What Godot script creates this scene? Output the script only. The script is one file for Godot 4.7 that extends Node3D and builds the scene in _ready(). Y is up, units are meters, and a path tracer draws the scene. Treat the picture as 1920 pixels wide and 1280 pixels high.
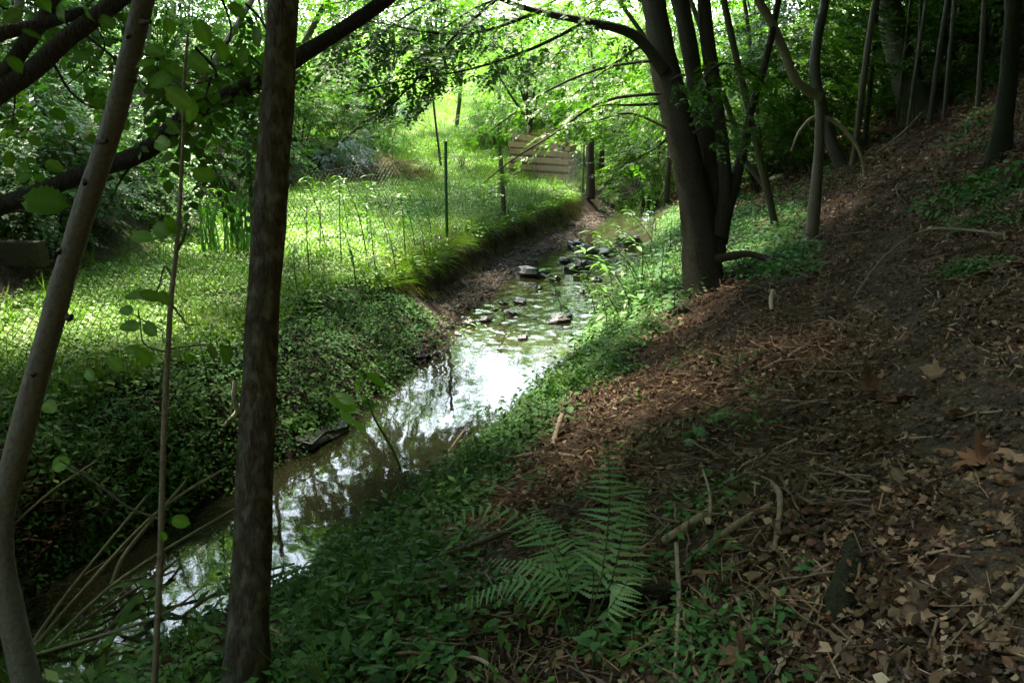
extends Node3D
# A stream between a shaded wooded slope and a lit garden. y = 0 is the water, -z is the way the camera looks.

const EYE := 2.4
const TILT := 16.0
const FOCAL := 1545.0      # of a picture 1920 x 1280
const EXPOSURE := 11.2

var rng := RandomNumberGenerator.new()
var fine := FastNoiseLite.new()
var broad := FastNoiseLite.new()
var M := {}
var taken := {}
var right_z := PackedFloat32Array([-60, -30, -23, -19.6, -16.5, -12.5, -9.3, -7.6, -6.2, -5.0, -4.25, -3.7, -3.0, -2.0, 0.0, 3.0, 8.0])
var right_x := PackedFloat32Array([16, 6.4, 4.3, 3.35, 2.95, 1.9, 0.98, 0.5, 0.0, -0.46, -0.82, -1.15, -1.75, -2.7, -4.6, -7.2, -11.5])
var left_z := PackedFloat32Array([-60, -30, -23, -20, -16.5, -13.5, -12.1, -10.4, -8.8, -7.3, -6.0, -5.3, -4.6, -3.5, -2.5, 0.0, 3.0, 8.0])
var left_x := PackedFloat32Array([14.6, 5.0, 3.2, 2.4, 1.5, 0.40, 0.0, -0.42, -0.77, -1.0, -1.3, -1.62, -2.0, -2.7, -3.6, -6.0, -8.6, -13.0])

# ------------------------------------------------------------------ mesh building

class MB:
	var v := PackedVector3Array()
	var n := PackedVector3Array()
	var c := PackedColorArray()
	var uv := PackedVector2Array()
	var ix := PackedInt32Array()
	func add(p: Vector3, col: Color) -> int:
		v.append(p)
		c.append(col)
		return v.size() - 1
	func tri(a: int, b: int, d: int) -> void:
		ix.append(a); ix.append(b); ix.append(d)
	func mesh(mat: Material) -> ArrayMesh:
		var a := []
		a.resize(Mesh.ARRAY_MAX)
		if n.size() != v.size():
			n = PackedVector3Array()
			n.resize(v.size())
			for k in range(0, ix.size(), 3):
				var q := (v[ix[k + 2]] - v[ix[k]]).cross(v[ix[k + 1]] - v[ix[k]])
				for j in 3:
					n[ix[k + j]] += q
			for k in n.size():
				n[k] = n[k].normalized() if n[k].length_squared() > 1e-20 else Vector3.UP
		a[Mesh.ARRAY_VERTEX] = v
		a[Mesh.ARRAY_NORMAL] = n
		a[Mesh.ARRAY_COLOR] = c
		if uv.size() == v.size():
			a[Mesh.ARRAY_TEX_UV] = uv
		a[Mesh.ARRAY_INDEX] = ix
		var m := ArrayMesh.new()
		m.add_surface_from_arrays(Mesh.PRIMITIVE_TRIANGLES, a)
		m.surface_set_material(0, mat)
		return m

func rnd(a: float, b: float) -> float:
	return rng.randf_range(a, b)

func jitter(col: Color, amount: float) -> Color:
	var k := rnd(1.0 - amount, 1.0 + amount)
	return Color(col.r * k * rnd(1.0 - amount * 0.35, 1.0 + amount * 0.35), col.g * k, col.b * k * rnd(1.0 - amount * 0.35, 1.0 + amount * 0.35))

func rvec() -> Vector3:
	return Vector3(rnd(-1, 1), rnd(-1, 1), rnd(-1, 1))

func orient(dir: Vector3, up: Vector3, s: float) -> Basis:
	var z := dir.normalized()
	var x := up.cross(z)
	if x.length() < 0.01:
		x = Vector3(0.3, 0.2, 1).cross(z)
	x = x.normalized()
	return Basis(x * s, z.cross(x) * s, z * s)

# a tapering tube through points (Catmull-Rom), each with a radius
func add_tube(b: MB, pts: Array, rads: Array, sides: int, col: Color, sub := 4, lumps := 0.0, flare := 0.0) -> void:
	var p := PackedVector3Array()
	var r := PackedFloat32Array()
	var m := pts.size()
	for i in m - 1:
		var p0: Vector3 = pts[maxi(i - 1, 0)]
		var p1: Vector3 = pts[i]
		var p2: Vector3 = pts[i + 1]
		var p3: Vector3 = pts[mini(i + 2, m - 1)]
		for k in sub:
			var t := float(k) / sub
			p.append(p1.cubic_interpolate(p2, p0, p3, t))
			r.append(lerpf(rads[i], rads[i + 1], t))
	p.append(pts[m - 1])
	r.append(rads[m - 1])
	var u := Vector3.ZERO
	var first := b.v.size()
	for i in p.size():
		var t := (p[mini(i + 1, p.size() - 1)] - p[maxi(i - 1, 0)]).normalized()
		if u == Vector3.ZERO:
			u = t.cross(Vector3(0.13, 0.21, 1.0)).normalized()
		u = (u - t * u.dot(t)).normalized()
		var w := t.cross(u)
		for j in sides + 1:
			var a := TAU * j / sides
			var o := u * cos(a) + w * sin(a)
			var rr := r[i]
			if lumps > 0.0:
				var q := p[i] + o * r[i]
				rr *= 1.0 + lumps * fine.get_noise_3d(q.x * 60.0, q.y * 22.0, q.z * 60.0) + lumps * 0.8 * fine.get_noise_3d(q.x * 14.0 + 50.0, q.y * 9.0, q.z * 14.0)
			if flare > 0.0:
				var up_here := float(i) / p.size()
				var f := maxf(0.0, 1.0 - up_here * 5.0)
				rr *= 1.0 + f * f * flare * (0.55 + 0.65 * sin(a * 5.0 + 1.0) * sin(a * 2.0 + 0.4))
			b.v.append(p[i] + o * rr)
			b.n.append(o)
			b.c.append(col)
	var s1 := sides + 1
	for i in p.size() - 1:
		for j in sides:
			var a := first + i * s1 + j
			b.tri(a, a + s1, a + 1)
			b.tri(a + 1, a + s1, a + s1 + 1)
	for e in [0, p.size() - 1]:      # close the ends
		var away: Vector3 = (p[0] - p[1] if e == 0 else p[e] - p[e - 1]).normalized()
		var base := b.v.size()
		b.v.append(p[e] + away * r[e] * 0.15); b.n.append(away); b.c.append(col)
		for j in s1:
			b.v.append(b.v[first + e * s1 + j]); b.n.append(away); b.c.append(col)
		for j in sides:
			if e == 0: b.tri(base, base + 2 + j, base + 1 + j)
			else: b.tri(base, base + 1 + j, base + 2 + j)

# an ovate leaf folded on its midrib; steps = cross sections between stalk and tip
func add_leaf(b: MB, at: Vector3, dir: Vector3, up: Vector3, length: float, width: float, col: Color, steps := 1, fold := 0.18, droop := 0.15, teeth := 0.0) -> void:
	var z := dir.normalized()
	var x := up.cross(z)
	if x.length() < 0.02:
		x = Vector3(0.7, 0.1, 0.7).cross(z)
	x = x.normalized()
	var y := z.cross(x)
	var base := b.add(at, col)
	if steps == 0:      # two faces, for crowns high above
		var half := at + z * length * 0.45
		var e := b.add(at + z * length - y * droop * length, col)
		var l0 := b.add(half - x * width * 0.5, col)
		var r0 := b.add(half + x * width * 0.5, col)
		b.tri(base, l0, e); b.tri(base, e, r0)
		return
	var last := [base, base, base]
	for k in steps:
		var t := (k + 1.0) / (steps + 1.0)
		var w := width * 0.5 * pow(sin(PI * pow(t, 0.8)), 0.8) * (1.0 + (teeth if k % 2 == 0 else -teeth))
		var mid := at + z * length * t - y * droop * length * t * t
		var lift := y * (w * fold + (width * teeth * 0.45 * (1.0 if k % 2 == 0 else -1.0)))
		var l := b.add(mid - x * w + lift, col)
		var c := b.add(mid, col)
		var r := b.add(mid + x * w + lift, col)
		if k == 0:
			b.tri(base, l, c); b.tri(base, c, r)
		else:
			b.tri(last[0], l, last[1]); b.tri(last[1], l, c)
			b.tri(last[1], c, last[2]); b.tri(last[2], c, r)
		last = [l, c, r]
	var tip := b.add(at + z * length - y * droop * length, col)
	b.tri(last[0], tip, last[1]); b.tri(last[1], tip, last[2])

# a broad toothed leaf: heart-shaped foot, short drawn-out tip, ribs that corrugate the blade, paler midrib
func hazel_leaf(b: MB, width: float, col: Color, fold: float, droop: float) -> void:
	var n := 15
	var rib := Color(col.r * 1.35, col.g * 1.15, col.b * 1.5)
	var prev := []
	var skew := rnd(-0.12, 0.12)
	for k in n + 1:
		var t := float(k) / n
		var w := width * 0.5 * pow(sin(PI * clampf(pow(t, 0.72) * 0.96 + 0.02, 0.0, 1.0)), 0.62)
		if t > 0.78: w *= lerpf(1.0, 0.32, pow((t - 0.78) / 0.22, 0.7))
		if k == n: w = 0.004
		w *= 1.06 if k % 2 == 0 else 0.92
		var back := 0.09 * maxf(0.0, 1.0 - t * 4.0)
		var wave := 0.022 * (1.0 if k % 2 == 0 else -1.0) + 0.03 * sin(t * 7.0 + skew * 40.0)
		var mid := Vector3(skew * t * (1.0 - t), -droop * t * t, t)
		var row := [b.add(mid + Vector3(-w, w * fold + wave, -back + w * 0.16), col), b.add(mid + Vector3(-w * 0.5, w * fold * 0.6 - wave * 0.4, w * 0.08), col), b.add(mid, rib), b.add(mid + Vector3(w * 0.5, w * fold * 0.6 - wave * 0.4, w * 0.08), col), b.add(mid + Vector3(w, w * fold + wave, -back + w * 0.16), col)]
		if k:
			for j in 4:
				b.tri(prev[j], row[j], prev[j + 1]); b.tri(prev[j + 1], row[j], row[j + 1])
		prev = row
	var st := [b.add(Vector3(-0.012, 0, 0.02), rib), b.add(Vector3(0.012, 0, 0.02), rib), b.add(Vector3(0.01, 0.03, -0.22), rib)]
	b.tri(st[0], st[1], st[2])

# ------------------------------------------------------------------ nodes

func numbered(called: String) -> String:
	taken[called] = taken.get(called, -1) + 1
	return called if taken[called] == 0 else "%s_%03d" % [called, taken[called]]

func tag(o: Node3D, label: String, category: String, group := "") -> void:
	o.set_meta("label", label)
	o.set_meta("category", category)
	if group:
		o.set_meta("group", group)

func thing(called: String, label: String, category: String, at := Vector3.ZERO, group := "") -> Node3D:
	var o := Node3D.new()
	o.name = numbered(called)
	add_child(o)
	o.position = at
	tag(o, label, category, group)
	return o

func part(called: String, mesh: Mesh, parent: Node3D, xf := Transform3D()) -> MeshInstance3D:
	var o := MeshInstance3D.new()
	o.name = called
	o.mesh = mesh
	o.transform = xf
	parent.add_child(o, true)
	return o

func lone(called: String, mesh: Mesh, label: String, category: String, xf := Transform3D(), group := "") -> MeshInstance3D:
	var o := part(numbered(called), mesh, self, xf)
	tag(o, label, category, group)
	return o

func struct(called: String, mesh: Mesh) -> MeshInstance3D:
	var o := part(numbered(called), mesh, self)
	o.set_meta("kind", "structure")
	return o

func many(called: String, mesh: Mesh, xf: Array, cols: PackedColorArray, parent: Node3D) -> MultiMeshInstance3D:
	var mm := MultiMesh.new()
	mm.transform_format = MultiMesh.TRANSFORM_3D
	mm.use_colors = true
	mm.mesh = mesh
	mm.instance_count = xf.size()
	for i in xf.size():
		mm.set_instance_transform(i, xf[i])
		mm.set_instance_color(i, cols[i])
	var o := MultiMeshInstance3D.new()
	o.name = called
	o.multimesh = mm
	parent.add_child(o, true)
	o.set_meta("kind", "stuff")
	return o

# ------------------------------------------------------------------ terrain

func along(zs: PackedFloat32Array, xs: PackedFloat32Array, z: float) -> float:
	if z <= zs[0]: return xs[0]
	for i in zs.size() - 1:
		if z <= zs[i + 1]:
			return lerpf(xs[i], xs[i + 1], (z - zs[i]) / (zs[i + 1] - zs[i]))
	return xs[xs.size() - 1]

func curve_of(t: PackedFloat32Array, y: PackedFloat32Array, at: float) -> float:
	return along(t, y, at) if at > t[0] else y[0]

func right_k(z: float) -> float:
	return lerpf(0.84, 0.75, smoothstep(-6.5, -2.0, z))

func right_s(x: float, z: float) -> float:
	return (x - along(right_z, right_x, z)) * right_k(z)

func left_s(x: float, z: float) -> float:
	return (along(left_z, left_x, z) - x) * 0.86

var rs_t := PackedFloat32Array([0, 0.15, 0.4, 0.8, 1.3, 2.0, 2.75, 4.0, 6.0, 10.0, 20.0, 40.0, 90.0])
var rs_h := PackedFloat32Array([0, 0.10, 0.22, 0.38, 0.60, 0.88, 1.27, 2.05, 3.5, 6.4, 12.0, 16.0, 18.0])
var ls_t := PackedFloat32Array([0, 0.12, 0.3, 0.55, 0.8, 1.2, 3.0, 8.0, 40.0])
var ls_h := PackedFloat32Array([0, 0.16, 0.36, 0.52, 0.62, 0.68, 0.74, 0.85, 1.4])
var lsf_t := PackedFloat32Array([0, 0.12, 0.30, 0.42, 0.52, 0.8, 3.0, 8.0, 40.0])
var lsf_h := PackedFloat32Array([0, 0.04, 0.07, 0.14, 0.52, 0.68, 0.74, 0.85, 1.4])

func h(x: float, z: float) -> float:
	var rs := right_s(x, z)
	var ls := left_s(x, z)
	if rs > 0.0:
		var y := curve_of(rs_t, rs_h, rs)
		y -= 0.85 * smoothstep(-3.2, -0.3, z) * smoothstep(0.9, 2.6, rs)
		y += (0.045 * broad.get_noise_2d(x * 9.0, z * 9.0) + 0.012 * fine.get_noise_2d(x * 14.0, z * 14.0)) * smoothstep(0.0, 0.6, rs)
		y += 0.5 * broad.get_noise_2d(x * 1.3 + 70.0, z * 1.3) * smoothstep(3.5, 9.0, rs)
		return y
	if ls > 0.0:
		var far := smoothstep(-8.6, -10.0, z) * (1.0 - smoothstep(-17.0, -19.0, z))
		var y := lerpf(curve_of(ls_t, ls_h, ls), curve_of(lsf_t, lsf_h, ls), far)
		y += (0.05 * broad.get_noise_2d(x * 8.0, z * 8.0) + 0.012 * fine.get_noise_2d(x * 14.0, z * 14.0)) * smoothstep(0.0, 0.5, ls)
		var foot := -4.35 - 0.5 * smoothstep(-8.0, -3.0, z) * (z + 8.0) * 0.4 + 0.35 * broad.get_noise_2d(3.0, z * 3.0)
		var rise := maxf(0.0, foot - x)
		y += minf(rise * 0.85, 2.4 + rise * 0.12) * smoothstep(-26.0, -19.0, z)
		y += maxf(0.0, -19.0 - z) * 0.115 * smoothstep(0.3, 3.0, ls)
		return minf(y, 14.0)
	var across := minf(-rs, -ls)
	return -minf(across * 0.45, 0.16) + 0.03 * fine.get_noise_2d(x * 14.0, z * 14.0) * smoothstep(0.0, 0.2, across)

func ground(x: float, z: float) -> Vector3:
	return Vector3(x, h(x, z), z)

func slope_up(x: float, z: float) -> Vector3:
	var e := 0.06
	return Vector3(h(x - e, z) - h(x + e, z), 2.0 * e, h(x, z - e) - h(x, z + e)).normalized()

# the direction of a point of the photograph, one metre deep
func ray(px: float, py: float) -> Vector3:
	var x := (px - 960.0) / FOCAL
	var y := -(py - 640.0) / FOCAL
	var c := cos(deg_to_rad(TILT))
	var s := sin(deg_to_rad(TILT))
	return Vector3(x, y * c - s, -(c + y * s))

func at(px: float, py: float, depth: float) -> Vector3:
	return Vector3(0, EYE, 0) + ray(px, py) * depth

# where that direction meets the terrain lifted by off
func spot(px: float, py: float, off := 0.0, on_water := false) -> Vector3:
	var least := 0.004 if on_water else -9.0
	var d := ray(px, py)
	var t := 0.8
	while t < 45.0:
		var p := Vector3(0, EYE, 0) + d * t
		if p.y < maxf(least, h(p.x, p.z)) + off:
			for k in 12:
				var back := 0.04 * t * pow(0.6, k)
				var q := Vector3(0, EYE, 0) + d * (t - back)
				if q.y < maxf(least, h(q.x, q.z)) + off: t -= back
			return Vector3(0, EYE, 0) + d * t
		t *= 1.04
	return Vector3(0, EYE, 0) + d * t

func depth_of(p: Vector3) -> float:
	var c := cos(deg_to_rad(TILT))
	var s := sin(deg_to_rad(TILT))
	return -s * (p.y - EYE) - c * p.z

# a line of photograph points [px, py, width in pixels] at one depth, as tube points and radii
func line(px: Array, depth: float, deeper := 0.0) -> Array:
	var p := []
	var r := []
	for i in px.size():
		var d := depth + deeper * i / maxf(1.0, px.size() - 1.0)
		p.append(at(px[i][0], px[i][1], d))
		r.append(px[i][2] * 0.5 / FOCAL * d)
	return [p, r]

# ------------------------------------------------------------------ materials

func noise_tex(freq: float, octaves: int, ramp: Array, size := 512, normal := 0.0, kind := FastNoiseLite.TYPE_SIMPLEX_SMOOTH, sd := 1, warp := false) -> NoiseTexture2D:
	var f := FastNoiseLite.new()
	f.seed = sd
	f.noise_type = kind
	f.frequency = freq
	f.fractal_octaves = octaves
	if kind == FastNoiseLite.TYPE_CELLULAR:
		f.cellular_return_type = FastNoiseLite.RETURN_CELL_VALUE
	if warp:
		f.domain_warp_enabled = true
		f.domain_warp_amplitude = 25.0
		f.domain_warp_frequency = freq * 1.5
	var t := NoiseTexture2D.new()
	t.width = size
	t.height = size
	t.seamless = true
	t.noise = f
	if normal > 0.0:
		t.as_normal_map = true
		t.bump_strength = normal
	elif ramp.size():
		var g := Gradient.new()
		var offs := PackedFloat32Array()
		var cs := PackedColorArray()
		for k in ramp:
			offs.append(k[0])
			cs.append((k[1] as Color).linear_to_srgb())
		g.offsets = offs
		g.colors = cs
		t.color_ramp = g
	return t

func std(rough: float, spec := 0.4) -> StandardMaterial3D:
	var m := StandardMaterial3D.new()
	m.roughness = rough
	m.metallic_specular = spec
	m.vertex_color_use_as_albedo = true
	return m

func leaf_mat(rough: float, through: Color, spec := 0.4) -> StandardMaterial3D:
	var m := std(rough, spec)
	m.backlight_enabled = true
	m.backlight = through
	m.cull_mode = BaseMaterial3D.CULL_DISABLED
	return m

func textured(rough: float, albedo: Texture2D, scale: Vector3, relief: Texture2D = null, cm := 1.0, spec := 0.3) -> StandardMaterial3D:
	var m := std(rough, spec)
	m.albedo_texture = albedo
	m.uv1_triplanar = true
	m.uv1_world_triplanar = true
	m.uv1_scale = scale
	if relief:
		m.heightmap_enabled = true
		m.heightmap_texture = relief
		m.heightmap_scale = cm
	return m

func materials() -> void:
	M.leaf = leaf_mat(0.5, Color(0.86, 1.0, 0.45))
	M.leaf_wax = leaf_mat(0.42, Color(0.75, 0.9, 0.4), 0.4)
	M.cover = leaf_mat(0.6, Color(0.62, 0.78, 0.4), 0.25)
	M.grass = leaf_mat(0.5, Color(0.8, 0.95, 0.4))
	M.dry = leaf_mat(0.75, Color(0.45, 0.38, 0.28), 0.25)
	var white := Color(1, 1, 1)
	var soil_ramp := [[0.0, Color(0.45, 0.45, 0.46)], [0.35, Color(0.72, 0.72, 0.72)], [0.6, Color(1.0, 0.97, 0.94)], [0.85, Color(1.3, 1.22, 1.1) * 0.77], [1.0, Color(1.0, 0.94, 0.84)]]
	M.ground = textured(0.92, noise_tex(0.012, 5, soil_ramp, 1024, 0.0, FastNoiseLite.TYPE_SIMPLEX, 4), Vector3.ONE * 0.9, noise_tex(0.035, 5, [], 1024, 0.0, FastNoiseLite.TYPE_SIMPLEX, 9), 2.2, 0.25)
	var bark_ramp := [[0.0, Color(0.30, 0.29, 0.27)], [0.4, Color(0.62, 0.6, 0.57)], [0.62, white], [1.0, Color(0.8, 0.8, 0.72)]]
	M.bark = textured(0.85, noise_tex(0.02, 4, bark_ramp, 512, 0.0, FastNoiseLite.TYPE_SIMPLEX, 11, true), Vector3(7, 1.6, 7), noise_tex(0.03, 4, [], 512, 0.0, FastNoiseLite.TYPE_SIMPLEX, 12, true), 1.6)
	var lichen := noise_tex(0.011, 5, [[0.0, Color(0.15, 0.155, 0.115, 0.0)], [0.52, Color(0.15, 0.155, 0.115, 0.0)], [0.62, Color(0.15, 0.155, 0.115, 0.55)], [0.8, Color(0.22, 0.22, 0.18, 0.75)], [1.0, Color(0.22, 0.22, 0.18, 0.75)]], 512, 0.0, FastNoiseLite.TYPE_SIMPLEX, 14)
	M.bark_lichen = M.bark.duplicate()
	M.bark_lichen.detail_enabled = true
	M.bark_lichen.detail_albedo = lichen
	M.bark_lichen.detail_uv_layer = BaseMaterial3D.DETAIL_UV_2
	M.bark_lichen.uv2_triplanar = true
	M.bark_lichen.uv2_world_triplanar = true
	M.bark_lichen.uv2_scale = Vector3(3.5, 1.6, 3.5)
	var smooth_ramp := [[0.0, Color(0.42, 0.4, 0.38)], [0.3, Color(0.78, 0.77, 0.74)], [0.6, white], [1.0, Color(0.9, 0.92, 0.86)]]
	M.bark_smooth = textured(0.6, noise_tex(0.02, 4, smooth_ramp, 512, 0.0, FastNoiseLite.TYPE_SIMPLEX, 21), Vector3(3.4, 3.2, 3.4), noise_tex(0.02, 4, [], 512, 0.0, FastNoiseLite.TYPE_SIMPLEX, 22), 0.45, 0.4)
	M.twig = textured(0.8, noise_tex(0.02, 3, smooth_ramp, 256, 0.0, FastNoiseLite.TYPE_SIMPLEX, 31), Vector3(6, 6, 6), noise_tex(0.04, 3, [], 256, 0.0, FastNoiseLite.TYPE_SIMPLEX, 32), 0.2)
	M.wood = textured(0.75, noise_tex(0.015, 4, smooth_ramp, 512, 0.0, FastNoiseLite.TYPE_SIMPLEX, 41), Vector3(1.2, 14, 1.2), null, 0.0)
	M.stone = textured(0.35, noise_tex(0.02, 5, [[0.0, Color(0.35, 0.35, 0.35)], [0.5, Color(0.7, 0.7, 0.68)], [1.0, white]], 512, 0.0, FastNoiseLite.TYPE_SIMPLEX, 51), Vector3.ONE * 3.0, noise_tex(0.03, 4, [], 512, 0.0, FastNoiseLite.TYPE_SIMPLEX, 52), 0.6, 0.5)
	M.gravel = std(0.95, 0.12)
	M.paint = std(0.4, 0.5)
	M.wire = std(0.45, 0.5)
	var w := StandardMaterial3D.new()
	w.albedo_color = Color(0.026, 0.027, 0.011, 1).linear_to_srgb()
	w.albedo_color.a = 0.5
	w.roughness = 0.03
	w.transparency = BaseMaterial3D.TRANSPARENCY_ALPHA
	M.water = w

# ------------------------------------------------------------------ the setting

func steps(from: float, to: float, lo: float, hi: float, fine_step: float, grow: float) -> PackedFloat32Array:
	var a := PackedFloat32Array()
	var x := lo
	while x < hi:
		a.append(x)
		x += fine_step
	var st := fine_step
	while x < to:
		a.append(x)
		st *= grow
		x += st
	a.append(to)
	st = fine_step
	x = lo
	while true:
		st *= grow
		x -= st
		if x <= from: break
		a.append(x)
	a.append(from)
	a.sort()
	return a

func ground_colour(x: float, z: float) -> Color:
	var soil := Color(0.056, 0.035, 0.022)
	var mud := Color(0.042, 0.036, 0.024)
	var lawn := Color(0.09, 0.135, 0.036)
	var rs := right_s(x, z)
	var ls := left_s(x, z)
	var k := broad.get_noise_2d(x * 6.0, z * 6.0)
	if rs > 0.0:
		var c := mud.lerp(soil, smoothstep(0.28, 0.4, rs + 0.3 * k))
		c = c.lerp(Color(0.07, 0.047, 0.031), clampf(0.3 + k, 0.0, 1.0) * 0.6)
		return c
	if ls > 0.0:
		var on := smoothstep(0.85, 1.0, ls + 0.3 * k)
		var bank := Color(0.040, 0.031, 0.022)
		var foot := -4.35 - 0.5 * smoothstep(-8.0, -3.0, z) * (z + 8.0) * 0.4
		if z < -8.4 and z > -18.0:
			on = smoothstep(0.55, 0.7, ls + 0.1 * k)
		var c := bank.lerp(lawn, on)
		if z > -22.0:
			c = c.lerp(bank, smoothstep(foot + 0.1, foot - 0.25, x + 0.3 * k))
		return c
	return mud

func build_ground() -> void:
	var xs := steps(-70.0, 75.0, -4.4, 4.4, 0.075, 1.10)
	var zs := steps(-120.0, 9.0, -9.5, -0.8, 0.075, 1.05)
	var b := MB.new()
	var nx := xs.size()
	var nz := zs.size()
	for j in nz:
		var z := zs[nz - 1 - j]
		for i in nx:
			b.v.append(ground(xs[i], z))
			b.c.append(ground_colour(xs[i], z))
	for j in nz - 1:
		for i in nx - 1:
			var a := j * nx + i
			b.tri(a, a + nx, a + 1)
			b.tri(a + 1, a + nx, a + nx + 1)
	struct("ground", b.mesh(M.ground))

func ripple(x: float, z: float) -> float:
	var r := smoothstep(-7.9, -8.9, z) * (1.0 - 0.6 * smoothstep(-14.0, -17.0, z))
	var calm := 0.00012 + 0.0006 * smoothstep(-5.8, -8.0, z)
	return (calm + 0.0042 * r) * fine.get_noise_2d(x * 34.0, z * 26.0) + (0.0003 + 0.0004 * smoothstep(-5.8, -8.0, z) + 0.0026 * r) * broad.get_noise_2d(x * 44.0 + 9.0, z * 36.0)

func build_water() -> void:
	var b := MB.new()
	var rows := []
	var z := 3.0
	while z > -34.0:
		rows.append(z)
		z -= 0.03 if z > -14.0 and z < -2.0 else 0.2
	var nc := 70
	for zz: float in rows:
		var l := along(left_z, left_x, zz) - 1.0
		var r := along(right_z, right_x, zz) + 0.35
		for i in nc:
			var x := lerpf(l, r, float(i) / (nc - 1))
			b.v.append(Vector3(x, ripple(x, zz), zz))
			var e := 0.012
			b.n.append(Vector3(ripple(x - e, zz) - ripple(x + e, zz), 2.0 * e, ripple(x, zz - e) - ripple(x, zz + e)).normalized())
			b.c.append(Color.WHITE)
	for j in rows.size() - 1:
		for i in nc - 1:
			var a := j * nc + i
			b.tri(a, a + nc, a + 1)
			b.tri(a + 1, a + nc, a + nc + 1)
	struct("stream_water", b.mesh(M.water))

func path_mid(t: float) -> Vector2:
	var z := lerpf(0.4, -13.0, t)
	return Vector2(curve_of(PackedFloat32Array([-13, -10, -8, -6.5, -5, -3.5, -2, 0.4]), PackedFloat32Array([6.6, 4.9, 3.75, 2.95, 2.5, 2.0, 1.5, 0.9]), z), z)

func build_path() -> void:
	var b := MB.new()
	var n := 150
	var w := 12
	for j in n:
		var p := path_mid(float(j) / (n - 1))
		var half := 0.34 + 0.1 * broad.get_noise_2d(p.y * 20.0, 5.0)
		for i in w:
			var u := float(i) / (w - 1) * 2.0 - 1.0
			var x := p.x + u * half * (1.0 + 0.35 * fine.get_noise_2d(p.y * 16.0, 3.0 * signf(u)))
			b.v.append(Vector3(x, h(x, p.y) + 0.012 - 0.03 * absf(u * u * u), p.y))
			var k := fine.get_noise_2d(x * 12.0, p.y * 12.0)
			b.c.append(Color(0.088, 0.066, 0.048).lerp(Color(0.062, 0.045, 0.032), clampf(0.5 + k, 0, 1)))
	for j in n - 1:
		for i in w - 1:
			var a := j * w + i
			b.tri(a, a + w, a + 1)
			b.tri(a + 1, a + w, a + w + 1)
	struct("path", b.mesh(M.ground))

# ------------------------------------------------------------------ plant pieces

# a flat spray of leaves along a twig, growing towards +z
func spray(leaves: int, length: float, leaf: float, wide: float, col: Color, mat: Material, steps_in := 1, droop := 0.2, twig := true) -> ArrayMesh:
	var b := MB.new()
	for i in leaves:
		var t := (i + 0.6) / leaves
		var side := 1.0 if i % 2 == 0 else -1.0
		var p := Vector3(0.02 * sin(t * 5.0), -droop * length * t * t, length * t)
		var d := Vector3(side * rnd(0.6, 1.1), rnd(-0.35, 0.12), rnd(0.35, 0.9))
		if i >= leaves - 1:
			d = Vector3(rnd(-0.2, 0.2), rnd(-0.4, 0), 1)
		var s := rnd(0.7, 1.15) * (1.1 - 0.35 * t)
		add_leaf(b, p, d, Vector3(rnd(-0.5, 0.5), 1, rnd(-0.4, 0.4)), leaf * s, leaf * s * wide, jitter(col, 0.28), steps_in, rnd(0.05, 0.3), rnd(0.0, 0.35))
	if twig:
		var q := Color(0.09, 0.07, 0.04)
		var a0 := b.add(Vector3(-0.003, 0, 0), q)
		var a1 := b.add(Vector3(0.003, 0, 0), q)
		var a2 := b.add(Vector3(0.0, 0.004, 0), q)
		var e := b.add(Vector3(0.01, -droop * length, length), q)
		b.tri(a0, e, a1); b.tri(a1, e, a2); b.tri(a2, e, a0)
	return b.mesh(mat)

# low leafy ground cover within a radius
func cover_patch(leaves: int, radius: float, tall: float, leaf: float, wide: float, col: Color, mat: Material) -> ArrayMesh:
	var b := MB.new()
	for i in leaves:
		var a := rnd(0, TAU)
		var r := radius * sqrt(rng.randf())
		var y := tall * rnd(0.2, 1.0) * (1.0 - 0.45 * r / radius)
		var out := Vector3(cos(a), rnd(-0.25, 0.25), sin(a)) + rvec() * 0.6
		add_leaf(b, Vector3(cos(a) * r, y, sin(a) * r), out, Vector3(0, 1, 0) + rvec() * 0.45, leaf * rnd(0.6, 1.2), leaf * wide * rnd(0.6, 1.2), jitter(col, 0.3), 1, rnd(0.0, 0.3), rnd(-0.05, 0.3))
	return b.mesh(mat)

func grass_tuft(blades: int, radius: float, tall: float, wide: float, col: Color) -> ArrayMesh:
	var b := MB.new()
	for i in blades:
		var a := rnd(0, TAU)
		var r := radius * sqrt(rng.randf())
		var p := Vector3(cos(a) * r, -0.01, sin(a) * r)
		var lean := Vector3(rnd(-1, 1), 0, rnd(-1, 1)) * tall * 0.55
		var t := tall * rnd(0.5, 1.1)
		var side := lean.cross(Vector3.UP).normalized() * wide * 0.5
		var c := jitter(col, 0.25)
		var m := p + lean * 0.3 + Vector3(0, t * 0.6, 0)
		var a0 := b.add(p - side, c)
		var a1 := b.add(p + side, c)
		var b0 := b.add(m - side * 0.8, c)
		var b1 := b.add(m + side * 0.8, c)
		var e := b.add(p + lean + Vector3(0, t, 0), c)
		b.tri(a0, b0, a1); b.tri(a1, b0, b1); b.tri(b0, e, b1)
	return b.mesh(M.grass)

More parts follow.
